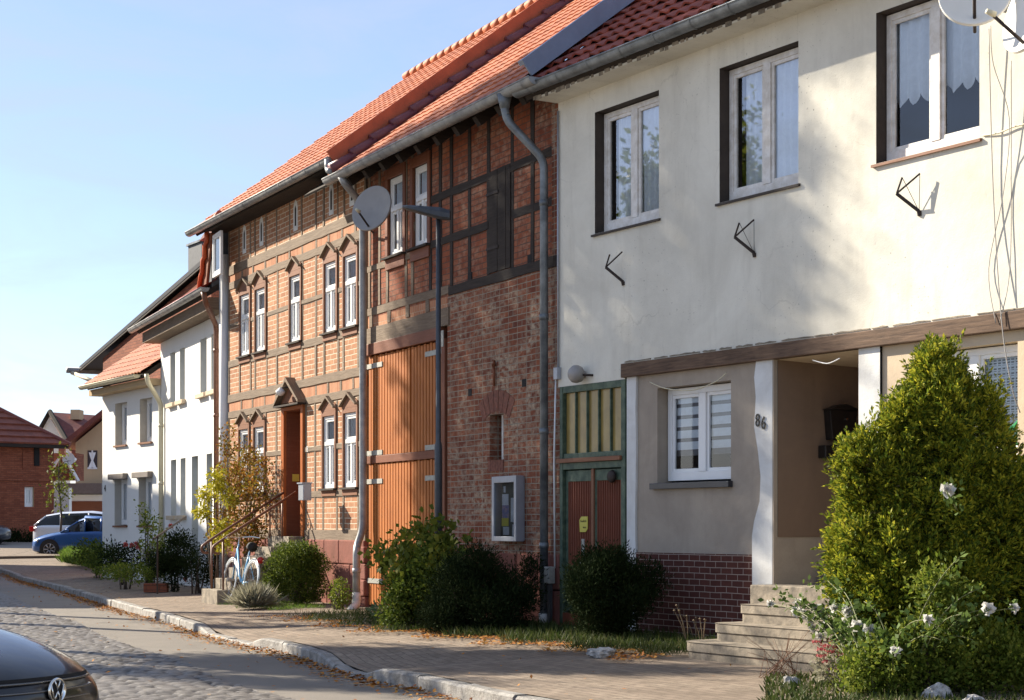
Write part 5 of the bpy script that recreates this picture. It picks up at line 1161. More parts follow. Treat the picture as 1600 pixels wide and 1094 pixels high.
window(b8, wn_[0], wn_[1], wn_[2], wn_[3], -.12, 'one', .1, 'glass', 'white_frame', 'full')
s_ = H8.s(53, 0); MB().box(s_, s_ + .25, .0, .05, H8.z(53, 728), H8.z(53, 696)).build('blind_niche', M['dark'], b8);  # near-black slab on the wall, niche shade put into the colour
s_ = H8.s(35, 0); MB().box(s_, s_ + .12, .0, .03, H8.z(35, 732), H8.z(35, 696)).build('blind_niche', M['brick_far'], b8)
MB().box(-14, .1, -.05, .06, H8.z(60, 752), H8.z(60, 748)).build('string_course', M['brick_far'], b8)
hp = R(38); q = MB()
def hip(s_, d, z): return (s_, -d, z)
ov = .5; e0 = hip(-14, ov, ez - .05); e1 = hip(.55, ov, ez - .05); e2 = hip(.55, -8.5, ez - .05); rg0 = hip(-14, -4, ez + 3.2); rg1 = hip(-4.2, -4, ez + 3.2)
def tilegrid(A, B, C, D, n=11):
    mb = MB()
    A, B, C, D = map(Vector, (A, B, C, D)); nn = (B - A).cross(D - A).normalized()
    for k in range(n):
        t0, t1 = k / n, (k + 1) / n; p = [A.lerp(D, t0) + nn * .09, B.lerp(C, t0) + nn * .09, B.lerp(C, t1 + .01), A.lerp(D, t1 + .01)]; p += [A.lerp(D, t0), B.lerp(C, t0)]
        mb.add([tuple(x) for x in p], [(0, 1, 2, 3), (4, 5, 1, 0)])
    return mb
r8 = tilegrid(e0, e1, rg1, rg0); t2 = tilegrid(e1, e2, rg1, rg1); r8.add(t2.v, t2.f); r8o = r8.build('roof', tilemat('dull red brown tile', (.20, .055, .032), (.27, .08, .045), (.09, .03, .022), .5), b8)
MB().tube([e1, rg1], .13, 8).build('hip_tile', M['tile_brown'], r8o); MB().box(-14, .5, .0, .48, ez - .2, ez - .06).build('eave_box', M['timber_dark'], b8)
po = atY(1, 600, 76); po2 = atY(1, 545, 76); tag(MB().tube([(po[0], po[1], 5.0), (po[0], po[1], po[2]), (po2[0], po2[1], po2[2])], [.13, .09, .02], 8).build('finial', plain('dark violet spire metal', (.05, .04, .10), .6), b8), None)
# ================================================================ CARS
def car(name, label, loc, head, L, Wd, H, mat, belt=.93, rear='hatch', groupn=None, nose=.12):
    o = thing(name, label, 'car', WF, loc[0], -loc[1], loc[2], groupn); o.rotation_euler = (0, 0, head); BASE[o.name] = (0, 0, 0)
    h = L / 2; w = Wd / 2
    st = [(h, .40, .34, .50, .56), (h - .03, .62, .26, .55, .64), (h - .12, .80, .20, .62, .72), (h - .35, .93, .19, .72, .82), (h - .7, .98, .19, .80, .89), (h - 1.15, 1.0, .19, .87, .96), (h - 1.5, 1.0, .19, belt - .02, 1.0),
          (0, 1.0, .19, belt, .97), (-h + 1.2, 1.0, .19, belt + .02, .98), (-h + .5, .98, .20, belt + .02, .98), (-h + .15, .92, .24, belt, .96), (-h + .03, .80, .30, belt - .12, belt - .06), (-h, .6, .36, .62, .66)]
    mb = MB(); vs = []; prof = lambda f, b, s_, t: [(0, b), (.80, b), (.95, b + .05), (.995, b + .18), (1.0, (b + s_) / 2), (.985, s_ - .10), (.94, s_ - .02), (.86, s_ + .02), (.55, t - .012), (.25, t), (0, t)]
    for (x, f, b, s_, t) in st:
        p = prof(f, b, s_, t); row = [(x - nose * (y * f) ** 2 * (1 if x > 1 else -1 if x < -1 else 0), y * f * w, z) for y, z in p]; row += [(x_, -y_, z_) for x_, y_, z_ in row[-2:0:-1]]; vs += row
    n = len(row); fs = [(a * n + k, a * n + (k + 1) % n, (a + 1) * n + (k + 1) % n, (a + 1) * n + k) for a in range(len(st) - 1) for k in range(n)] + [tuple(range(n))[::-1], tuple(range((len(st) - 1) * n, len(st) * n))]
    mb.add(vs, fs); bo = mb.build('body', mat, o, smooth=True); ss = bo.modifiers.new('s', 'SUBSURF'); ss.levels = 2; ss.render_levels = 2
    gh = [(h - 1.15, .80, .78, belt - .03, belt + .0), (h - 1.75, .84, .68, belt - .03, H * .90), (h - 2.05, .86, .70, belt - .03, H * .97), (-.1, .87, .71, belt - .02, H), (-h + 1.2, .87, .69, belt, H * .975), (-h + .55, .84, .62, belt, H * .90 if rear == 'wagon' else H * .82), (-h + .14, .78, .60, belt, belt + .04)]
    def ring(x, wb, wt, zb, zt, e=0): return [(x, wb * w + e, zb), (x, (wb * .45 + wt * .55) * w + .02 + e, zb + (zt - zb) * .6), (x, wt * w + e, zt - (zt - zb) * .12), (x, wt * w * .8, zt - .01 + e), (x, 0, zt + e), (x, -wt * w * .8, zt - .01 + e), (x, -wt * w - e, zt - (zt - zb) * .12), (x, -(wb * .45 + wt * .55) * w - .02 - e, zb + (zt - zb) * .6), (x, -wb * w - e, zb)]
    g = MB(); vs = []
    for q in gh: vs += ring(*q)
    g.add(vs, [(a * 9 + k, a * 9 + k + 1, (a + 1) * 9 + k + 1, (a + 1) * 9 + k) for a in range(len(gh) - 1) for k in range(8)] + [tuple(range(9)), tuple(range(len(gh) * 9 - 9, len(gh) * 9))[::-1]]); g.build('windows', M['carglass'], o, smooth=True)
    r_ = MB(); vs = []; gr = gh[1:6]
    for q in gr: vs += ring(*q, e=.012)[2:7]
    r_.add(vs, [(a * 5 + k, a * 5 + k + 1, (a + 1) * 5 + k + 1, (a + 1) * 5 + k) for a in range(len(gr) - 1) for k in range(4)]); r_.build('roof', mat, o, smooth=True)
    pm = MB()
    for sg in (-1, 1):
        for (a, b_) in ((0, 1), (5, 6)):
            A, B = ring(*gh[a], e=.01), ring(*gh[b_], e=.012); k = 1 if sg > 0 else 7; pm.tube([A[0 if sg > 0 else 8], B[2 if sg > 0 else 6]] if a == 0 else [A[2 if sg > 0 else 6], B[0 if sg > 0 else 8]], .03, 6)
        for x in (-.15, -h + 1.15): q = (x, .87, .70, belt - .02, H * .985); A = ring(*q, e=.008); pm.tube([A[0 if sg > 0 else 8], A[1 if sg > 0 else 7], A[2 if sg > 0 else 6]], .032, 6)
    pm.build('pillar', mat, o, smooth=True)
    for sg in (-1, 1):
        for x in (h - .80, -h + .75):
            y = sg * (w - .10)
            MB().lathe([(.0, -.012), (.35, -.012), (.35, .012), (0, .012)], (x, sg * (w - .008), .33), 28, 'y').build('wheel_arch', M['rubber'], o, smooth=False)
            wh = MB().lathe([(.20, -.105), (.28, -.11), (.31, -.08), (.315, 0), (.31, .08), (.28, .11), (.20, .105)], (x, y, .31), 28, 'y').build('wheel', M['rubber'], o, smooth=True)
            rm = MB(); rm.lathe([(0, sg * .10), (.06, sg * .105), (.07, sg * .085), (.05, sg * .06)], (x, y, .31), 20, 'y'); rm.lathe([(.175, sg * .06), (.20, sg * .112), (.215, sg * .10)], (x, y, .31), 28, 'y')
            for k in range(7):
                a = k * 2 * math.pi / 7; c, s_ = math.cos(a), math.sin(a); rm.tube([(x + .04 * c, y + sg * .09, .31 + .04 * s_), (x + .20 * c, y + sg * .10, .31 + .20 * s_)], [.022, .028], 6)
            rm.build('rim', M['alloy'], wh, smooth=True)
        MB().lathe([(0, -.03), (.05, -.03), (.07, 0), (.05, .05), (0, .05)], (h - 1.45, sg * (w + .06), belt + .05), 12, 'y').build('wing_mirror', mat, o, smooth=True)
        MB().box(-.5, -.36, -sg * (w + .004) - .012, -sg * (w + .004) + .012, belt - .14, belt - .11).build('door_handle', mat, o)
    return o
def paint(name, c, coat=.7, metal=.3):
    m, nt, b = newmat(name); b.inputs['Base Color'].default_value = (*c, 1); b.inputs['Roughness'].default_value = .32; b.inputs['Metallic'].default_value = metal; b.inputs['Coat Weight'].default_value = coat; b.inputs['Coat Roughness'].default_value = .03
    nn = noise(nt, ob(nt), 3, 3); nt.links.new(ramp(nt, nn, .3, .7, .26, .42), b.inputs['Roughness']); return m
cb_ = car('parked_car', 'bright blue hatchback parked nose to the left in front of the white estate car', (-17.1 + 1.85, 63.0, zroad(63)), R(178), 3.75, 1.66, 1.50, paint('blue car paint', (.01, .085, .29)))
MB().lathe([(0, .0), (.05, .0), (.07, -.03), (0, -.05)], (1.55, .70, .62), 12, 'x').build('headlight', M['headlamp'], cb_, smooth=True)
cw = car('parked_car', 'white estate car with dark tail windows behind the blue hatchback', ((55 - 800) / F * 68 + 2.35, 68.0, zroad(68)), R(3), 4.7, 1.82, 1.56, paint('white car paint', (.72, .75, .80)), 1.0, 'wagon')
for sg in (-1, 1): MB().box(-2.36, -2.20, -sg * .78 - .08, -sg * .78 + .09, .78, .98).build('tail_light', M['lampred'], cw, bevel=.02)
cg = car('parked_car', 'dark grey car cut by the left edge before the red brick house', ((15 - 800) / F * 75 - 2.1, 75.0, zroad(75)), R(0), 4.2, 1.78, 1.45, paint('grey car paint', (.05, .055, .065)))
gh_ = math.atan2(-.42, .906)
gp = (-2.24 - .906 * 2.13, 8.76 + .42 * 2.13, -.22)
gf = car('parked_car', 'black car bonnet with a round chrome badge at the lower left corner', gp, gh_, 4.2, 1.76, 1.46, paint('black car paint', (.003, .0035, .006), .6, 0), nose=.30)
gb = MB(); 
for z_, xx in ((.555, 2.085), (.60, 2.08), (.645, 2.06)):
    gb.tube([(xx - .30 * (y / .88) ** 2 - .03 * (y / .4) ** 4, y, z_) for y in np.linspace(-.40, .40, 13)], .007, 6)
gb.build('grille_bar', plain('smoked chrome', (.16, .15, .14), .25, .8, .1), gf, smooth=True)
gk = MB(); gk.grid(lambda i, j: (2.078 - .30 * ((-.42 + .84 * i / 12) / .88) ** 2 - .03 * ((-.42 + .84 * i / 12) / .4) ** 4 - .03 * j, -.42 + .84 * i / 12, .53 + .14 * j), 12, 1); gk.build('grille', M['dark'], gf)
bp_ = MB(); bp_.grid(lambda i, j: (2.15 - .42 * (abs(-.80 + 1.6 * i / 16) / .8) ** 2.2 - (.06 if j in (0, 3) else 0), -.80 + 1.6 * i / 16, .30 + .075 * j), 16, 3); bp_.build('bumper', paint('bumper paint', (.006, .007, .012), 1.0, .2), gf, smooth=True)
for sg in (-1, 1):
    hl = MB(); hl.grid(lambda i, j: (2.075 - .44 * ((.36 + .05 * i) / .88) ** 2 - .012 * i - .03 * j, sg * (.36 + .05 * i), .55 + .06 * j - .004 * i), 6, 2)
    ho = hl.build('headlight', M['headlamp'], gf, smooth=True)
    MB().tube([(2.0, sg * .37, .605), (1.89, sg * .50, .60), (1.76, sg * .63, .59)], .007, 6).build('lamp_trim', M['chrome'], ho)
em = MB(); ex = 2.10
em.lathe([(.048, -.006), (.056, .004), (.062, .004), (.064, -.006)], (ex, 0, .60), 32, 'x')
def bar2(a, b_, w_=.0045): em.tube([(ex, a[0], a[1]), (ex, b_[0], b_[1])], w_, 6)
for sg in (-1, 1): bar2((sg * .022, .652), (0, .606)); bar2((sg * .048, .632), (sg * .024, .550)); bar2((sg * .024, .550), (0, .598))
emo = em.build('badge', M['chrome'], gf, smooth=True); MB().lathe([(0, -.004), (.05, -.004), (.05, -.012)], (ex, 0, .60), 32, 'x').build('badge_back', M['dark'], emo)
# ================================================================ BICYCLE
rear = Vector(atY(387, 943, 27.3)); rear.z = 0; frnt = Vector(atY(357, 940, 28.15)); frnt.z = 0; frnt = rear + (frnt - rear).normalized() * 1.05; ax = (frnt - rear).normalized(); sd_ = Vector((ax.y, -ax.x, 0)); lean = (Vector((0, 0, 1)) - sd_ * -.16).normalized(); 
bk = thing('bicycle', 'white and light blue city bicycle with a red rear lamp leaning by the steps', 'bicycle', WF, rear.x, -rear.y, rear.z)
def bq(f, u, s_=0): return rear + ax * f + lean * u + sd_ * s_
WHT = plain('white bicycle enamel', (.62, .66, .68), .35, 0, .1); LBL = plain('light blue enamel', (.18, .42, .66), .35, 0, .15)
def ringp(f, u, r, n=28, a0=0, a1=6.283): return [bq(f + r * math.cos(a0 + (a1 - a0) * k / n), u + r * math.sin(a0 + (a1 - a0) * k / n)) for k in range(n + 1)]
for f in (0, 1.05):
    wh = MB().tube(ringp(f, .34, .325), .014, 8).build('wheel', WHT, bk, smooth=True); rb = MB()
    rb.tube(ringp(f, .34, .30), .010, 6); rb.tube([bq(f, .34, -.05), bq(f, .34, .05)], .03, 10)
    for k in range(16): a = k * math.pi / 8; rb.tube([bq(f, .34, .02 * (-1) ** k), bq(f + .30 * math.cos(a), .34 + .30 * math.sin(a))], .0022, 4)
    rb.build('spokes', M['alloy'], wh); MB().tube(ringp(f, .34, .355, 18, .3 if f == 0 else .6, 3.0 if f == 0 else 3.0), .017, 8).build('mudguard', WHT, bk, smooth=True)
fm = MB(); fm.tube([bq(.42, .30), bq(.28, .80)], .017, 8); fm.tube([bq(.42, .30), bq(.60, .42), bq(.90, .85)], .02, 8); fm.tube([bq(0, .34, .05), bq(.42, .30)], .010, 6); fm.tube([bq(0, .34, -.05), bq(.42, .30)], .010, 6); fm.tube([bq(0, .34, .05), bq(.29, .75)], .009, 6); fm.tube([bq(.86, .92), bq(.93, .75), bq(1.05, .34, .05)], .015, 8); fm.build('frame', LBL, bk, smooth=True)
MB().tube([bq(.16, .88), bq(.28, .90), bq(.44, .88)], [.08, .06, .02], 10).build('saddle', M['rubber'], bk, smooth=True); MB().tube([bq(.28, .78), bq(.28, .89)], .013, 8).build('seat_post', M['chrome'], bk)
MB().tube([bq(.70, 1.02, -.28), bq(.84, 1.04, -.2), bq(.90, 1.03, 0), bq(.84, 1.04, .2), bq(.70, 1.02, .28)], .012, 8).build('handlebar', M['chrome'], bk, smooth=True); MB().tube([bq(.88, .90), bq(.89, 1.03)], .014, 8).build('stem', M['chrome'], bk)
rk_ = MB()
for s_ in (-.06, 0, .06): rk_.tube([bq(-.28, .74, s_), bq(.22, .74, s_)], .006, 6)
rk_.tube([bq(-.28, .74, -.06), bq(0, .34, -.06)], .005, 6); rk_.tube([bq(-.28, .74, .06), bq(0, .34, .06)], .005, 6); rk_.build('rack', M['iron'], bk)
c_ = bq(-.30, .68); MB().lathe([(0, -.03), (.05, -.03), (.05, .02), (0, .03)], (c_.x, c_.y, c_.z), 12, 'y').build('rear_lamp', M['lampred'], bk, smooth=True); MB().tube([bq(.42, .30, -.10), bq(.42, .30, .10)], .02, 8).build('crank', M['iron'], bk)
# ================================================================ TREES AND SHADE ACROSS THE STREET (outside the frame)
def tree(name, label, x, y, z0, ctr, rad, K, m, rc, leaf, mat, seed, trunk=.16, group=None, shell=.3):
    o = thing(name, label, 'tree', WF, x, -y, z0, group); rr = random.Random(seed); mb = MB()
    top = Vector((x, y, ctr[2] + rad[2] * .7)); mb.tube([(x, y, z0 - .1), (x + .1, y, z0 + (ctr[2] - z0) * .5), (ctr[0], ctr[1], ctr[2]), tuple(top)], [trunk, trunk * .8, trunk * .45, .02], 8)
    for k in range(14):
        a = rr.uniform(0, 6.28); t = rr.uniform(-.7, .5); b = Vector((ctr[0], ctr[1], ctr[2] + t * rad[2])); e = b + Vector((math.cos(a) * rad[0] * .8, math.sin(a) * rad[1] * .8, rad[2] * .25)); mb.tube([tuple(b), tuple(b.lerp(e, .5) + Vector((0, 0, .1))), tuple(e)], [trunk * .35, trunk * .2, .01], 5)
    mb.build('trunk', M['bark'], o, smooth=True); P, D = blob(ctr, rad, K, m, rc, seed, shell, .2); A = unit(D * .3 + RNG.normal(size=D.shape)); leaf_obj('crown', leaf_verts(P, A, leaf * RNG.uniform(.6, 1.3, len(P)), .6), mat, o); return o
HX, HY = -.835, .55; PX, PY = .55, .835
def wt(w, t):            # point at cross-sun coordinate w, t metres sunwards of the plane through the camera
    return (PX * w + HX * t, PY * w + HY * t)
def tr(label, w, t, zc, r, rz_, K, m, leaf, seed, rc=.22):
    x, y = wt(w, t); tree('street_tree', label, x, y, RZ + far_rise(y), (x, y, zc), (r, r, rz_), K, m, rc, leaf, M['leaf_green'], seed)
tr('tall slender street tree across the road, left of the view', 17.25, 27.5, 14.4, 1.62, 7.4, 640, 44, .17, 31, .20)
tr('second tall narrow tree standing beyond the slender one across the road', 19.25, 30.0, 12.8, .95, 5.2, 420, 32, .15, 32, .16)
tr('low round street tree across the road, left of the view', 13.8, 21.7, 6.3, 1.05, 2.3, 480, 30, .15, 33, .18)
tr('thin young tree across the road nearest the black car', 12.2, 25.0, 7.6, .42, 2.6, 130, 24, .13, 34, .14)
for (k0, k1, ez_, rz_, lb_) in ((4.2, 8.6, 8.0, 9.6, 'grey rendered house across the street with brown roof, left of the view'), (8.65, 26, 10.3, 13.4, 'tall grey rendered house across the street, farther from the camera')):
    hs = FB(-16.2 - .431 * k0, 38.0 + .902 * k0, math.atan2(-.902, .431) + math.pi)
    ha = thing('house', lb_, 'house', hs, (k1 - k0) / 2, 0, 0); n_ = k1 - k0; op = []
    for zz in (1.2, 4.0): op += [(x, x + 1.1, zz, zz + 1.4) for x in np.arange(1.2, n_ - 1.5, 2.4)]
    mb, rv = wall(hs, 0, n_, -.3, ez_, op, .2, 0); mb.build('wall', M['plaster_beige'], ha); rv.build('window_reveal', M['plaster_beige'], ha)
    MB().box(.01, n_ - .01, -8, -.25, -.3, ez_ - .02).build('house_core', M['plaster_beige'], ha)
    MB().add([(-.2, -.4, ez_), (n_ + .02, -.4, ez_), (n_ + .02, 4, rz_), (-.2, 4, rz_), (-.2, 8.4, ez_), (n_ + .02, 8.4, ez_)], [(0, 1, 2, 3), (3, 2, 5, 4), (1, 5, 2), (0, 3, 4), (0, 4, 5, 1)]).build('roof', M['tile_brown'], ha)
# ================================================================ PLANTS
def fpt(fr, px, d, z): s_ = fr.s(px, d); X, Y = fr.w(s_, d); return (X, Y, z)
# --- golden thuja by the porch
TY = 14.1
def ell(px, py, rx, ry, rz_, Y=TY): p = atY(px, py, Y); return (np.array(p), (rx, ry, rz_))
def lobed(mass, per, r, seed, keep=.8):
    q = np.random.default_rng(seed); out = [(c, tuple(x * keep for x in rad)) for c, rad in mass]
    for c, rad in mass:
        a = (rad[0] * rad[1] + rad[0] * rad[2] + rad[1] * rad[2]) * 4.19
        for _ in range(max(3, int(a * per))):
            d = q.normal(size=3); d /= np.linalg.norm(d); k = q.uniform(.72, 1.0); rr = r * q.uniform(.6, 1.35); out.append((c + d * (np.array(rad) - rr * .5) * k, (rr, rr, rr * q.uniform(.8, 1.4))))
    return out
def sprays(mass, dens, seed, ln=.15, lf=.044, nper=22, up=.55, asp=.34):
    r = np.random.default_rng(seed); C = []; D = []
    for (c, rad) in mass:
        area = 4 * math.pi * ((rad[0] * rad[1]) ** 1.6 / 3 + (rad[0] * rad[2]) ** 1.6 / 3 + (rad[1] * rad[2]) ** 1.6 / 3) ** (1 / 1.6); k = int(area * dens)
        d = dirs(k); rr_ = (.62 + .40 * r.random(k) ** .5) * lump(d, seed, .24); C.append(c + d * np.array(rad) * rr_[:, None]); D.append(d)
    C = np.concatenate(C); D = np.concatenate(D); D = unit(D + r.normal(size=D.shape) * .45 + np.array([0, 0, up])); B = unit(np.cross(D, unit(r.normal(size=D.shape)))); n = len(C)
    t = r.random((n, nper)); side = np.where(np.arange(nper) % 2 == 0, 1, -1)[None, :]; w = (1 - t) * .45 * ln * r.random((n, nper)) * side; sc = r.uniform(.6, 1.3, (n, 1))
    P = C[:, None, :] + D[:, None, :] * (t * ln * sc)[..., None] + B[:, None, :] * (w * sc)[..., None]
    A = D[:, None, :] + B[:, None, :] * (side * .6)[..., None] + r.normal(size=(n, nper, 3)) * .28
    P = P.reshape(-1, 3); A = A.reshape(-1, 3); return leaf_verts(P, A, lf * r.uniform(.6, 1.3, len(P)), asp)
mass = [ell(1462, 582, .08, .08, .14), ell(1458, 620, .20, .22, .20), ell(1468, 672, .33, .34, .28), ell(1412, 676, .20, .25, .24), ell(1532, 650, .10, .18, .13), ell(1366, 752, .30, .35, .26), ell(1335, 740, .16, .2, .13), ell(1455, 765, .52, .5, .36), ell(1545, 700, .13, .2, .08), ell(1560, 790, .40, .45, .27), ell(1380, 850, .38, .5, .42), ell(1470, 900, .60, .6, .55), ell(1600, 880, .55, .5, .50), ell(1400, 985, .34, .4, .40), ell(1360, 930, .28, .4, .35), ell(1500, 830, .5, .4, .4), ell(1540, 1010, .6, .5, .45), ell(1660, 950, .5, .5, .8)]
tx, ty, tz = atY(1480, 1000, TY); th = thing('conifer', 'tall golden green conifer bush in front of the porch and right window', 'conifer', WF, tx, -ty, -.05)
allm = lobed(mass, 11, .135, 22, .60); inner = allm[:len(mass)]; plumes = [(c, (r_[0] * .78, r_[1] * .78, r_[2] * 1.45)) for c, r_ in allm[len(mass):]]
leaf_obj('inner_foliage', sprays(inner, 190, 23), leafmat('shaded inner thuja twig', [(.05, .05, .015), (.08, .10, .02), (.13, .09, .035)], .15), th)  # inner twigs coloured brown and dark so the gaps look shaded
leaf_obj('foliage', sprays(plumes, 260, 21, up=.9, nper=24), M['leaf_thuja'], th)
SV = []
for c, rad in mass:                              # upright sprigs breaking the outline
    for _ in range(7):
        d = unit(np.array([[random.uniform(-1, 1), random.uniform(-1, .3), random.uniform(.0, 1)]]))[0]; p0 = c + d * np.array(rad) * .95; ax_ = unit(np.array([[d[0] * .5, d[1] * .5, 1.0]]))[0]; Ls = random.uniform(.10, .24); n_ = 26; t_ = np.linspace(0, 1, n_)[:, None]
        sd__ = RNG.normal(size=(n_, 3)); SV.append(leaf_verts(p0 + ax_ * t_ * Ls + sd__ * .012 * (1 - t_), ax_ + sd__ * .55, .045 * (1.1 - t_[:, 0] * .5), .34))
leaf_obj('sprig', np.concatenate(SV), M['leaf_thuja'], th)
mb = MB()
for k in range(6): a = k * 1.05; mb.tube([(tx + .05 * math.cos(a), ty + .05 * math.sin(a), -.1), (tx + .18 * math.cos(a), ty + .15 * math.sin(a), 1.0), (tx + .12 * math.cos(a) - .08, ty + .1 * math.sin(a), 2.0 + .05 * k)], [.05, .03, .008], 7)
mb.build('trunk', M['bark'], th, smooth=True)
# --- broadleaf shrub in front of it
def massblob(mass, dens, m, rc, seed, shell=.6):
    Ps, Ds = [], []
    for i, (c, rad) in enumerate(mass):
        a = (rad[0] * rad[1] + rad[0] * rad[2] + rad[1] * rad[2]) * 4.19; P, D = blob(c, rad, int(a * dens), m, rc, seed + i, shell, .12); Ps.append(P); Ds.append(D)
    return np.concatenate(Ps), np.concatenate(Ds)
def bush(name, label, cat, mass, dens, m, rc, leaf, asp, mat, seed, zg=-.05, group=None, spread=.8, up=.4, shell=.6, stems=5, lob=0):
    c = np.mean([q[0] for q in mass], 0); o = thing(name, label, cat, WF, c[0], -c[1], zg, group); mm_ = lobed(mass, lob, float(np.mean([q[1][0] for q in mass])) * .34, seed) if lob else mass; P, D = massblob(mm_, dens * (.6 if lob else 1), m, rc, seed, shell); k = P[:, 2] > zg; P, D = P[k], D[k]
    A = unit(D + RNG.normal(size=D.shape) * spread + np.array([0, 0, up])); leaf_obj('foliage', leaf_verts(P, A, leaf * RNG.uniform(.6, 1.25, len(P)), asp), mat, o)
    mb = MB(); rr_ = random.Random(seed)
    for i in range(stems):
        q = mass[rr_.randrange(len(mass))]; e = q[0] + np.array([rr_.uniform(-.5, .5) * q[1][0], rr_.uniform(-.5, .5) * q[1][1], rr_.uniform(0, .7) * q[1][2]]); b0 = np.array([c[0] + rr_.uniform(-.1, .1), c[1] + rr_.uniform(-.1, .1), zg - .05]); mb.tube([tuple(b0), tuple((b0 + e) / 2 + np.array([0, 0, .1])), tuple(e)], [.02, .012, .004], 5)
    if stems: mb.build('stem', M['bark'], o, smooth=True)
    return o
BY = 13.2
bush('shrub', 'dense green leafy shrub below the golden conifer at the lower right', 'shrub', [ell(1395, 1035, .26, .3, .30, BY), ell(1470, 1010, .36, .3, .30, BY), ell(1470, 930, .20, .2, .2, BY), ell(1560, 1050, .38, .3, .34, BY), ell(1345, 1060, .18, .25, .22, BY)], 200, 17, .045, .042, .55, M['leaf_green'], 41, lob=8)
# --- white rose
rz0 = at(1390, 1085, -.06); ro = thing('rose_bush', 'white flowering rose arching left over the porch steps', 'rose bush', WF, rz0[0], -rz0[1], -.06)
fl_px = [(1203, 944, 14.5), (1247, 945, 14.3), (1243, 956, 14.2), (1257, 960, 14.2), (1266, 971, 14.1), (1270, 983, 14.1), (1280, 995, 14.0), (1288, 982, 13.9), (1303, 952, 13.8), (1324, 956, 13.6), (1339, 979, 13.4), (1357, 986, 13.2), (1398, 1018, 12.7), (1449, 969, 12.7), (1479, 767, 13.0), (1542, 952, 12.7), (1583, 951, 12.7), (1322, 974, 13.6), (1276, 953, 14.1)]
stm = MB(); LP = []; LD = []
def arc(p0, p1, lift, n=9): return [Vector(p0).lerp(Vector(p1), t / n) + Vector((0, 0, lift * math.sin(math.pi * t / n))) for t in range(n + 1)]
rr_ = random.Random(5)
for (px, py, Y) in fl_px + [(1215, 928, 14.4), (1262, 915, 14.2), (1290, 905, 14.0), (1310, 915, 13.8), (1500, 870, 12.8), (1470, 1000, 12.7), (1530, 920, 12.8), (1505, 960, 12.7), (1370, 1000, 13.0), (1330, 1010, 13.4), (1350, 940, 13.4), (1520, 1000, 12.8)]:
    e = atY(px, py, Y); b = (rz0[0] + (e[0] - rz0[0]) * .25 + rr_.uniform(-.1, .1), rz0[1] + rr_.uniform(-.1, .2), .0 if py > 860 else 1.2); b = b if py > 860 else (e[0] + .1, e[1] + .1, e[2] - .14); P = arc(b, e, .16 if py > 860 else .02); stm.tube([tuple(p) for p in P], [.008 - .0006 * k for k in range(10)], 5)
    for k in range(2, 10):
        for j in range(5): LP.append(np.array(P[k]) + RNG.normal(size=3) * .035); LD.append(RNG.normal(size=3) + np.array([0, 0, .3]))
stm.build('stem', plain('green cane', (.16, .17, .06), .6), ro, smooth=True)
LP = np.array(LP); leaf_obj('foliage', leaf_verts(LP, np.array(LD), .062 * RNG.uniform(.6, 1.2, len(LP)), .62), M['leaf_rose'], ro)
for (px, py, Y) in fl_px:
    c = np.array([atY(px, py, Y)]); n = 26; A = np.array([[.85 * math.cos(k * 2.4) * (1.25 - k / 26), -.55 - k / 26, .85 * math.sin(k * 2.4) * (1.25 - k / 26) + .25] for k in range(n)]) + RNG.normal(size=(n, 3)) * .12; rs = (.050 if py != 767 else .060) * rr_.uniform(.75, 1.1); leaf_obj('bloom', leaf_verts(np.repeat(c, n, 0) + unit(A) * rs * .25, A, np.linspace(1.15, .7, n) * rs, .95, .35), M['petal'], ro)
# --- pink stonecrop
sc_ = at(1300, 1062, -.08); sd2 = thing('stonecrop', 'pink flowering stonecrop at the foot of the steps beside the rose', 'plant', WF, sc_[0], -sc_[1], -.08)
hd = [(1276, 1004), (1290, 1010), (1300, 1001), (1312, 999), (1296, 1019), (1283, 1026), (1308, 1012), (1316, 1022), (1302, 1047), (1290, 1034), (1322, 1008), (1281, 1015)]
P, D = blob(atY(1300, 1042, 14.0), (.13, .13, .14), 70, 9, .03, 3, .4, .1, -.08); leaf_obj('foliage', leaf_verts(P, D + RNG.normal(size=D.shape) * .5, .045, .5), M['leaf_grey'], sd2)
for (px, py) in hd:
    c = np.array([atY(px, py, 13.9 + rr_.uniform(-.1, .1))]); n = 40; q = np.clip(RNG.normal(size=(n, 3)), -1.6, 1.6) * [.022, .022, .006]; leaf_obj('flower_head', leaf_verts(c + q, RNG.normal(size=(n, 3)) + [0, 0, 1.2], .016, .9), M['sedum'], sd2)
# --- round dark yew before the green door
yc = fpt(H1, 957, .72, 0)
bush('shrub', 'dark round clipped yew in front of the green side door', 'shrub', [(np.array([yc[0], yc[1], .50]), (.58, .52, .46)), (np.array([yc[0] - .05, yc[1], .72]), (.36, .36, .24)), (np.array([yc[0], yc[1], .5]), (.4, .36, .34))], 420, 18, .045, .04, .3, M['leaf_dark'], 51, lob=5, spread=.6, up=.8)
# --- bed before the barn
def bb(px, py, d, rx, ry, rz_):
    s_ = H2.s(px, d); X, Y = H2.w(s_, d); return (np.array([X, Y, EYE + (HZ - py) * Y / F]), (rx, ry, rz_))
bush('shrub', 'dark evergreen shrub at the foot of the barn gate under the maple sapling', 'shrub', [bb(655, 915, 1.3, .42, .4, .36), bb(625, 950, 1.5, .26, .3, .25), bb(690, 900, 1.2, .32, .35, .38), bb(655, 915, 1.1, .32, .3, .28)], 260, 15, .06, .055, .5, M['leaf_box'], 52, lob=6)
bush('shrub', 'dark feathery conifer shrub right of the street lamp', 'shrub', [bb(715, 930, 1.3, .38, .4, .42), bb(745, 900, 1.1, .30, .35, .38), bb(690, 965, 1.5, .3, .3, .22), bb(715, 930, 1.2, .3, .3, .34)], 330, 16, .06, .05, .22, M['leaf_dark'], 53, lob=6, up=.9)
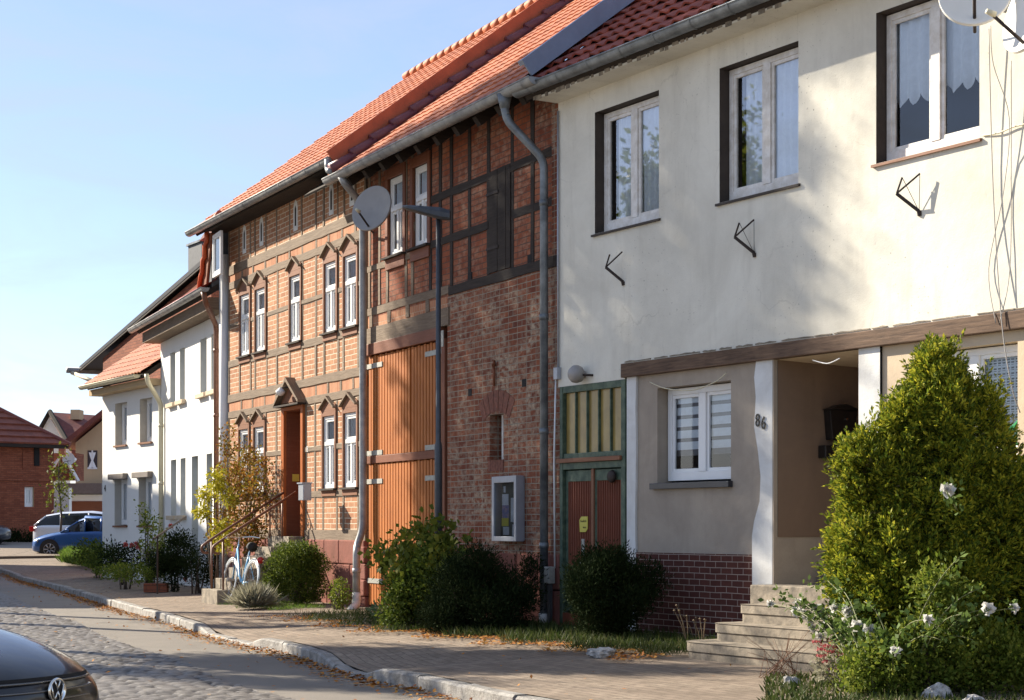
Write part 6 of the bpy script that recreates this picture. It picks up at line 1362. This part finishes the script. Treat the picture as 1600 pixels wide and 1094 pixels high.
bush('shrub', 'low dark shrub under the notice board beside the downpipe', 'shrub', [bb(800, 940, .75, .34, .35, .36), bb(828, 905, .45, .10, .15, .28), bb(770, 955, 1.1, .3, .3, .3), bb(795, 945, .7, .25, .25, .26)], 330, 15, .06, .05, .25, M['leaf_dark'], 54, lob=7, up=.9)
bush('maple_sapling', 'yellow green maple sapling growing out of the dark shrub before the gate', 'sapling', [bb(668, 838, 1.2, .30, .3, .20), bb(615, 868, 1.3, .26, .25, .14), bb(700, 860, 1.2, .18, .2, .2), bb(640, 885, 1.4, .24, .2, .12)], 60, 7, .07, .09, .85, M['leaf_maple'], 55, up=.1, spread=1.0, shell=.3)
bush('plant', 'small blue green leafy plant at the pavement edge before the gate', 'plant', [(np.array(at(605, 975, -.04)) + np.array([0, 0, .14]), (.17, .16, .15))], 160, 8, .03, .07, .45, M['leaf_grey'] if False else leafmat('blue green leaf', [(.08, .13, .06), (.16, .22, .12)], .3), 56)
# --- topiary and friends before house 3
def gb_(px, pyb, pyt, rpx, Y=None):
    b = at(px, pyb, -.03); Y = b[1]; rx = rpx * Y / F; zt_ = EYE + (HZ - pyt) * Y / F; return b, rx, zt_
b, rx, zt_ = gb_(465, 946, 850, 54); bush('topiary', 'clipped oval box bush sunlit on its left side before the sandstone plinth', 'shrub', [(np.array([b[0], b[1], zt_ * .46]), (rx, rx * .95, zt_ * .54)), (np.array([b[0] + .02, b[1], zt_ * .68]), (rx * .72, rx * .7, zt_ * .33))], 260, 15, .035, .032, .6, M['leaf_box'], 57, lob=5, up=.3, shell=.75)
b, rx, zt_ = gb_(412, 925, 832, 30); bush('shrub', 'bushy green box shrub between the near handrail and the clipped oval bush', 'shrub', [(np.array([b[0], b[1] + .5, zt_ * .5]), (rx, .35, zt_ * .52)), (np.array([b[0] + .3, b[1] + .4, zt_ * .55]), (rx * .8, .3, zt_ * .4))], 230, 13, .035, .034, .55, M['leaf_box'], 58, lob=7)
b, rx, zt_ = gb_(396, 949, 905, 17); lv = thing('lavender', 'grey lavender clump beside the rear wheel of the bicycle', 'plant', WF, b[0], -b[1], -.03)
n = 1500; A = dirs(n, 1.0); A[:, 2] = np.abs(A[:, 2]); Pn = np.array([b]) + RNG.normal(size=(n, 3)) * [.07, .07, .01]; leaf_obj('foliage', leaf_verts(Pn + A * .05, A, RNG.uniform(.18, .40, n), .06), M['leaf_grey'], lv)
b = fpt(H2, 531, .5, 0); bush('shrub', 'small pale green shrub against the sandstone plinth near the downpipe', 'shrub', [(np.array([b[0], b[1], .22]), (.13, .15, .22))], 240, 10, .03, .04, .6, M['leaf_green'], 59)
# autumn shrub with small leaves
def a3(px, py, d, rx, ry, rz_): return bb(px, py, d, rx, ry, rz_)
bush('autumn_shrub', 'tall orange and brown leaved autumn shrub before the orange house', 'shrub', [a3(385, 830, 0.50, .35, .35, .40), a3(400, 770, 0.45, .28, .3, .35), a3(368, 750, 0.45, .30, .3, .35), a3(355, 700, 0.40, .14, .16, .30), a3(385, 715, 0.40, .16, .18, .28), a3(350, 820, 0.60, .25, .3, .35), a3(408, 720, 0.35, .10, .12, .2)], 75, 10, .06, .06, .6, M['leaf_autumn'], 60, shell=.25, stems=7)
bush('sapling', 'bright yellow green sapling with drooping leaf fronds in front of the white townhouse', 'sapling', [a3(320, 775, 0.91, .13, .2, .10), a3(340, 750, 0.91, .12, .2, .22), a3(318, 800, 0.98, .14, .2, .08), a3(358, 775, 0.70, .16, .2, .10), a3(345, 835, 0.98, .12, .2, .25)], 110, 9, .045, .10, .3, M['leaf_yellow'], 61, up=-.5, shell=.3, stems=4)
# --- garden before the white houses
def g4(px, py, Y, rx, rz_, ry=None): p = atY(px, py, Y); return (np.array(p), (rx, ry or rx, rz_))
bush('shrub', 'large dark green hedge bush before the white townhouse', 'shrub', [g4(278, 870, 33.5, .42, .50), g4(265, 885, 33.3, .38, .42)], 120, 14, .06, .055, .35, M['leaf_dark'], 62, lob=5, up=.8)
bush('shrub', 'second dark green bush beside the concrete step', 'shrub', [g4(318, 885, 32.0, .28, .42), g4(300, 890, 32.3, .25, .35)], 140, 14, .06, .055, .35, M['leaf_dark'], 63, lob=5, up=.8)
bush('rose_bush', 'tall rose bush with a pink bloom reaching over the lower windows of the low cottage', 'rose bush', [g4(236, 830, 35, .22, .45), g4(245, 870, 35, .35, .45), g4(228, 800, 35, .08, .22)], 55, 7, .06, .065, .6, M['leaf_green'], 64, shell=.25, stems=9)
bush('rose_bush', 'low rose bushes with pink and white blooms before the low cottage', 'rose bush', [g4(205, 875, 37, .30, .30), g4(180, 870, 38, .28, .30)], 90, 9, .06, .06, .6, M['leaf_dark'], 65, shell=.3)
bush('shrub', 'dark leafy shrub hiding the rear of the blue car', 'shrub', [g4(145, 865, 42, .40, .30), g4(160, 872, 41, .35, .32)], 90, 10, .07, .07, .5, M['leaf_box'], 66, shell=.3)
bush('plant', 'low green ground plants at the pavement edge before the rose bushes', 'plant', [g4(215, 897, 34.5, .45, .12), g4(180, 893, 36, .35, .12)], 110, 9, .05, .06, .5, M['leaf_green'], 67)
bl = thing('rose_bloom_cluster', 'scattered pink and pale rose blooms above the low rose bushes', 'roses', WF, -8, -35, .5)
for (px, py, c) in ((206, 852, 'petal_pink'), (213, 850, 'petal_pink'), (216, 856, 'petal_pink'), (267, 822, 'petal_pink'), (224, 861, 'petal'), (224, 870, 'petal'), (237, 852, 'petal'), (196, 851, 'petal_pink'), (290, 905, 'petal_pink')):
    c0 = np.array([atY(px, py, 35.0)]); leaf_obj('bloom', leaf_verts(np.repeat(c0, 22, 0), dirs(22, .3) + [0, -.5, 0], .06, 1.0, .5), M[c], bl)
pb = atY(244, 903, 33.2); tag(MB().box(pb[0] - .22, pb[0] + .22, -pb[1] - .1, -pb[1] + .1, -.05, .12).build('planter', M['brick_far'], None, WF, (pb[0], pb[1], 0), bevel=.01), 'low red brown planter box at the edge of the front garden', 'planter')
rl = thing('stair_railing', 'dark sloping handrail at the door of the white townhouse', 'railing', H4, S4(305), .8, 0)
MB().tube([(S4(290, .5), -.5, H4.z(290, 808, .5)), (S4(240, 1.6), -1.6, H4.z(240, 842, 1.6))], .02, 6).build('handrail', M['iron'], rl); MB().tube([(S4(246, 1.5), -1.5, H4.z(246, 838, 1.5)), (S4(246, 1.5), -1.5, 0)], .018, 6).build('post', M['iron'], rl)
# small street tree far left
ty_ = 66.0; c = atY(92, 752, ty_); tree('small_tree', 'small thin-crowned young tree before the left brick house', c[0], ty_, zroad(ty_), (c[0], c[1], c[2]), (.55, .45, 1.05), 38, 8, .12, .15, M['leaf_maple'], 71, .05, shell=.2)
bush('shrub', 'dark low hedge at the foot of the left brick house', 'shrub', [g4(30, 845, 78, 1.0, .3, .5), g4(60, 846, 78, .8, .28, .5), g4(0, 845, 78, 1.0, .3, .5)], 30, 9, .12, .12, .5, M['leaf_dark'], 72, zg=.4)
# --- grass, stalks, stones, litter
def grass(name, polyfn, n, hgt, mat, wid=.035, label=None):
    P = np.array([polyfn() for _ in range(n)]); A = dirs(n, 1.4); A[:, 2] = np.abs(A[:, 2]); o = leaf_obj(name, leaf_verts(P, A, hgt * RNG.uniform(.4, 1.2, n), wid / 1.0, .1), mat); return tag(o, kind='stuff', label=label)
def inH(fr, s0, s1, d0, d1):
    def f():
        s_ = random.uniform(s0, s1); d = random.uniform(d0, d1) * (1 + .12 * math.sin(s_ * 5)); X, Y = fr.w(s_, d); return (X, Y, -.03 * d)
    return f
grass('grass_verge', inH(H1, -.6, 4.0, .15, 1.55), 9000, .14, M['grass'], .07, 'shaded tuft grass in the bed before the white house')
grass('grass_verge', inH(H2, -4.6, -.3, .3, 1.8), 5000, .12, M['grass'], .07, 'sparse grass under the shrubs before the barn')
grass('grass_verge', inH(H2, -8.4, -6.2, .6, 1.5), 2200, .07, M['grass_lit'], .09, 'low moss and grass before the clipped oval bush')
gl = [at(x, y, 0) for x, y in ((95, 885), (190, 897), (180, 872), (110, 868))]
def ing():
    u, v = random.random(), random.random(); p = Vector(gl[0]).lerp(Vector(gl[1]), u).lerp(Vector(gl[3]).lerp(Vector(gl[2]), u), v * .55); return (p.x, p.y, far_rise(p.y) * .9)
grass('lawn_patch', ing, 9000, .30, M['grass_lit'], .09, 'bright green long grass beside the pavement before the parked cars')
def ing2():
    p = at(random.uniform(1195, 1600), random.uniform(1060, 1135), -.09); return (p[0], p[1], -.09)
grass('ground_cover', ing2, 7000, .09, M['grass'], .2, 'low yellow green ground cover around the pale stones')
for i, (px, py, h_) in enumerate(((1098, 1020, .32), (1075, 1015, .40), (1088, 1012, .28))):
    p = at(px, py, -.04); o = thing('dry_plant', ['dry brown seed stalk standing by the lowest step', 'tall dry forked stalk left of the steps', 'short dry stalk between the taller ones left of the steps'][i], 'plant', WF, p[0], -p[1], -.04); mb = MB(); rr_ = random.Random(i)
    for k in range(4): e = (p[0] + rr_.uniform(-.14, .06), p[1] + rr_.uniform(-.05, .05), h_ * rr_.uniform(.7, 1.1)); mb.tube([p, ((p[0] + e[0]) / 2, p[1], e[2] * .6), e], [.006, .004, .002], 5); mb.lathe([(0, -.012), (.014, 0), (0, .014)], e, 8)
    mb.build('stalk', plain('dry stalk brown', (.20, .14, .08), .9), o)
tw = at(1225, 1060, -.06); o = thing('dry_plant', 'tangle of thin dry reddish twigs before the steps', 'plant', WF, tw[0], -tw[1], -.06); mb = MB()
for k in range(34): a = random.uniform(0, 6.28); e = Vector((tw[0] + random.uniform(-.35, .3), tw[1] + random.uniform(-.1, .3), random.uniform(.08, .34))); mb.tube([(tw[0] + random.uniform(-.2, .2), tw[1] + random.uniform(0, .15), -.06), tuple((Vector(tw) + e) / 2 + Vector((0, 0, .06))), tuple(e)], [.003, .002, .0015], 4)
mb.build('twig', plain('reddish twig', (.20, .10, .06), .9), o)
def rock(label, px, py, w, hgt, z=-.06, seed=0):
    c = at(px, py, z); r = np.random.default_rng(seed); mb = MB(); nu, nv = 22, 12; ph = r.uniform(0, 6.28, 8)
    def f(i, j):
        a = 6.2832 * i / nu; e = -math.pi / 2 + math.pi * j / nv; d = np.array([math.cos(a) * math.cos(e), math.sin(a) * math.cos(e), math.sin(e)]); k = 1 + .16 * math.sin(3 * d[0] + ph[0] + 2 * d[2]) + .13 * math.sin(5 * d[1] + ph[1]) + .10 * math.sin(7 * d[2] + 4 * d[0] + ph[2]) + .07 * math.sin(13 * d[0] + ph[3]) * math.sin(11 * d[1] + ph[4])
        return (c[0] + d[0] * w * k, c[1] + d[1] * w * .7 * k, z + hgt * .35 + d[2] * hgt * k)
    mb.grid(f, nu, nv); tag(mb.build('stone', M['stone_white'], None, WF, c, smooth=False), label, 'stone', None)
rock('pale jagged stone in the grass before the dark round yew', 940, 1024, .13, .055, -.04, 1); rock('pale stone at the pavement edge below the rose', 1238, 1076, .075, .07, -.09, 2)
rock('small pale upright stone below the dense shrub', 1364, 1090, .045, .07, -.09, 3); rock('large pale cracked stone at the bottom edge', 1462, 1098, .12, .09, -.09, 4); rock('pale stone at the bottom edge right of the large cracked one', 1520, 1104, .09, .06, -.09, 5)
# fallen leaves
V = []; n = 0
def addleaf(p, sz): V.append((p, sz))
for k in range(11000):
    i = random.randrange(NK - 60, NK) if random.random() < .1 else random.randrange(int(NK * .35), NK - 6); dens = .35 + .65 * abs(math.sin(i * .06)) ; 
    if random.random() > dens: continue
    t = abs(random.gauss(0, .13)) + .02; p = along(i, t); V.append(((p.x, p.y, zroad(p.y) + .012 + random.random() * .03 * max(0, 1 - t * 5)), random.uniform(.025, .06)))
for k in range(900): i = random.randrange(int(NK * .3), NK - 6); t = random.uniform(.3, 5.5); p = along(i, t); V.append(((p.x, p.y, zroad(p.y) + .022), random.uniform(.03, .06)))
for k in range(700):
    i = random.randrange(int(NK * .3), NK - 8); t = random.uniform(.15, 4.5) ** 1.0; p = KR[i] - KN[i] * t; V.append(((p.x, p.y, KZ * max(0, 1 - t / 4.5) + kerb_h(KR[i]) * max(0, 1 - t) + .014), random.uniform(.02, .05)))
for k in range(1500): q = inH(H1, -.8, 4.2, 1.35, 1.9)(); V.append(((q[0], q[1], q[2] + .03), random.uniform(.03, .06)))
for k in range(700): q = inH(H2, -4.8, -.5, 1.7, 2.1)(); V.append(((q[0], q[1], q[2] + .03), random.uniform(.03, .06)))
P = np.array([v[0] for v in V]); A = RNG.normal(size=P.shape) * [1, 1, .22]; Nn = unit(np.cross(unit(A), unit(RNG.normal(size=P.shape) * [.3, .3, 0] + [0, 0, 1]))); L = np.array([v[1] for v in V])[:, None]; D = unit(A)
Q = np.stack([P, P + D * L * .5 + Nn * L * .35, P + D * L, P + D * L * .5 - Nn * L * .35], 1).reshape(-1, 3); Q[:, 2] = np.maximum(Q[:, 2], np.repeat(P[:, 2], 4) - .004)
tag(leaf_obj('fallen_leaves', Q, M['litter']), 'orange fallen leaves gathered along the kerb and pavement', kind='stuff')
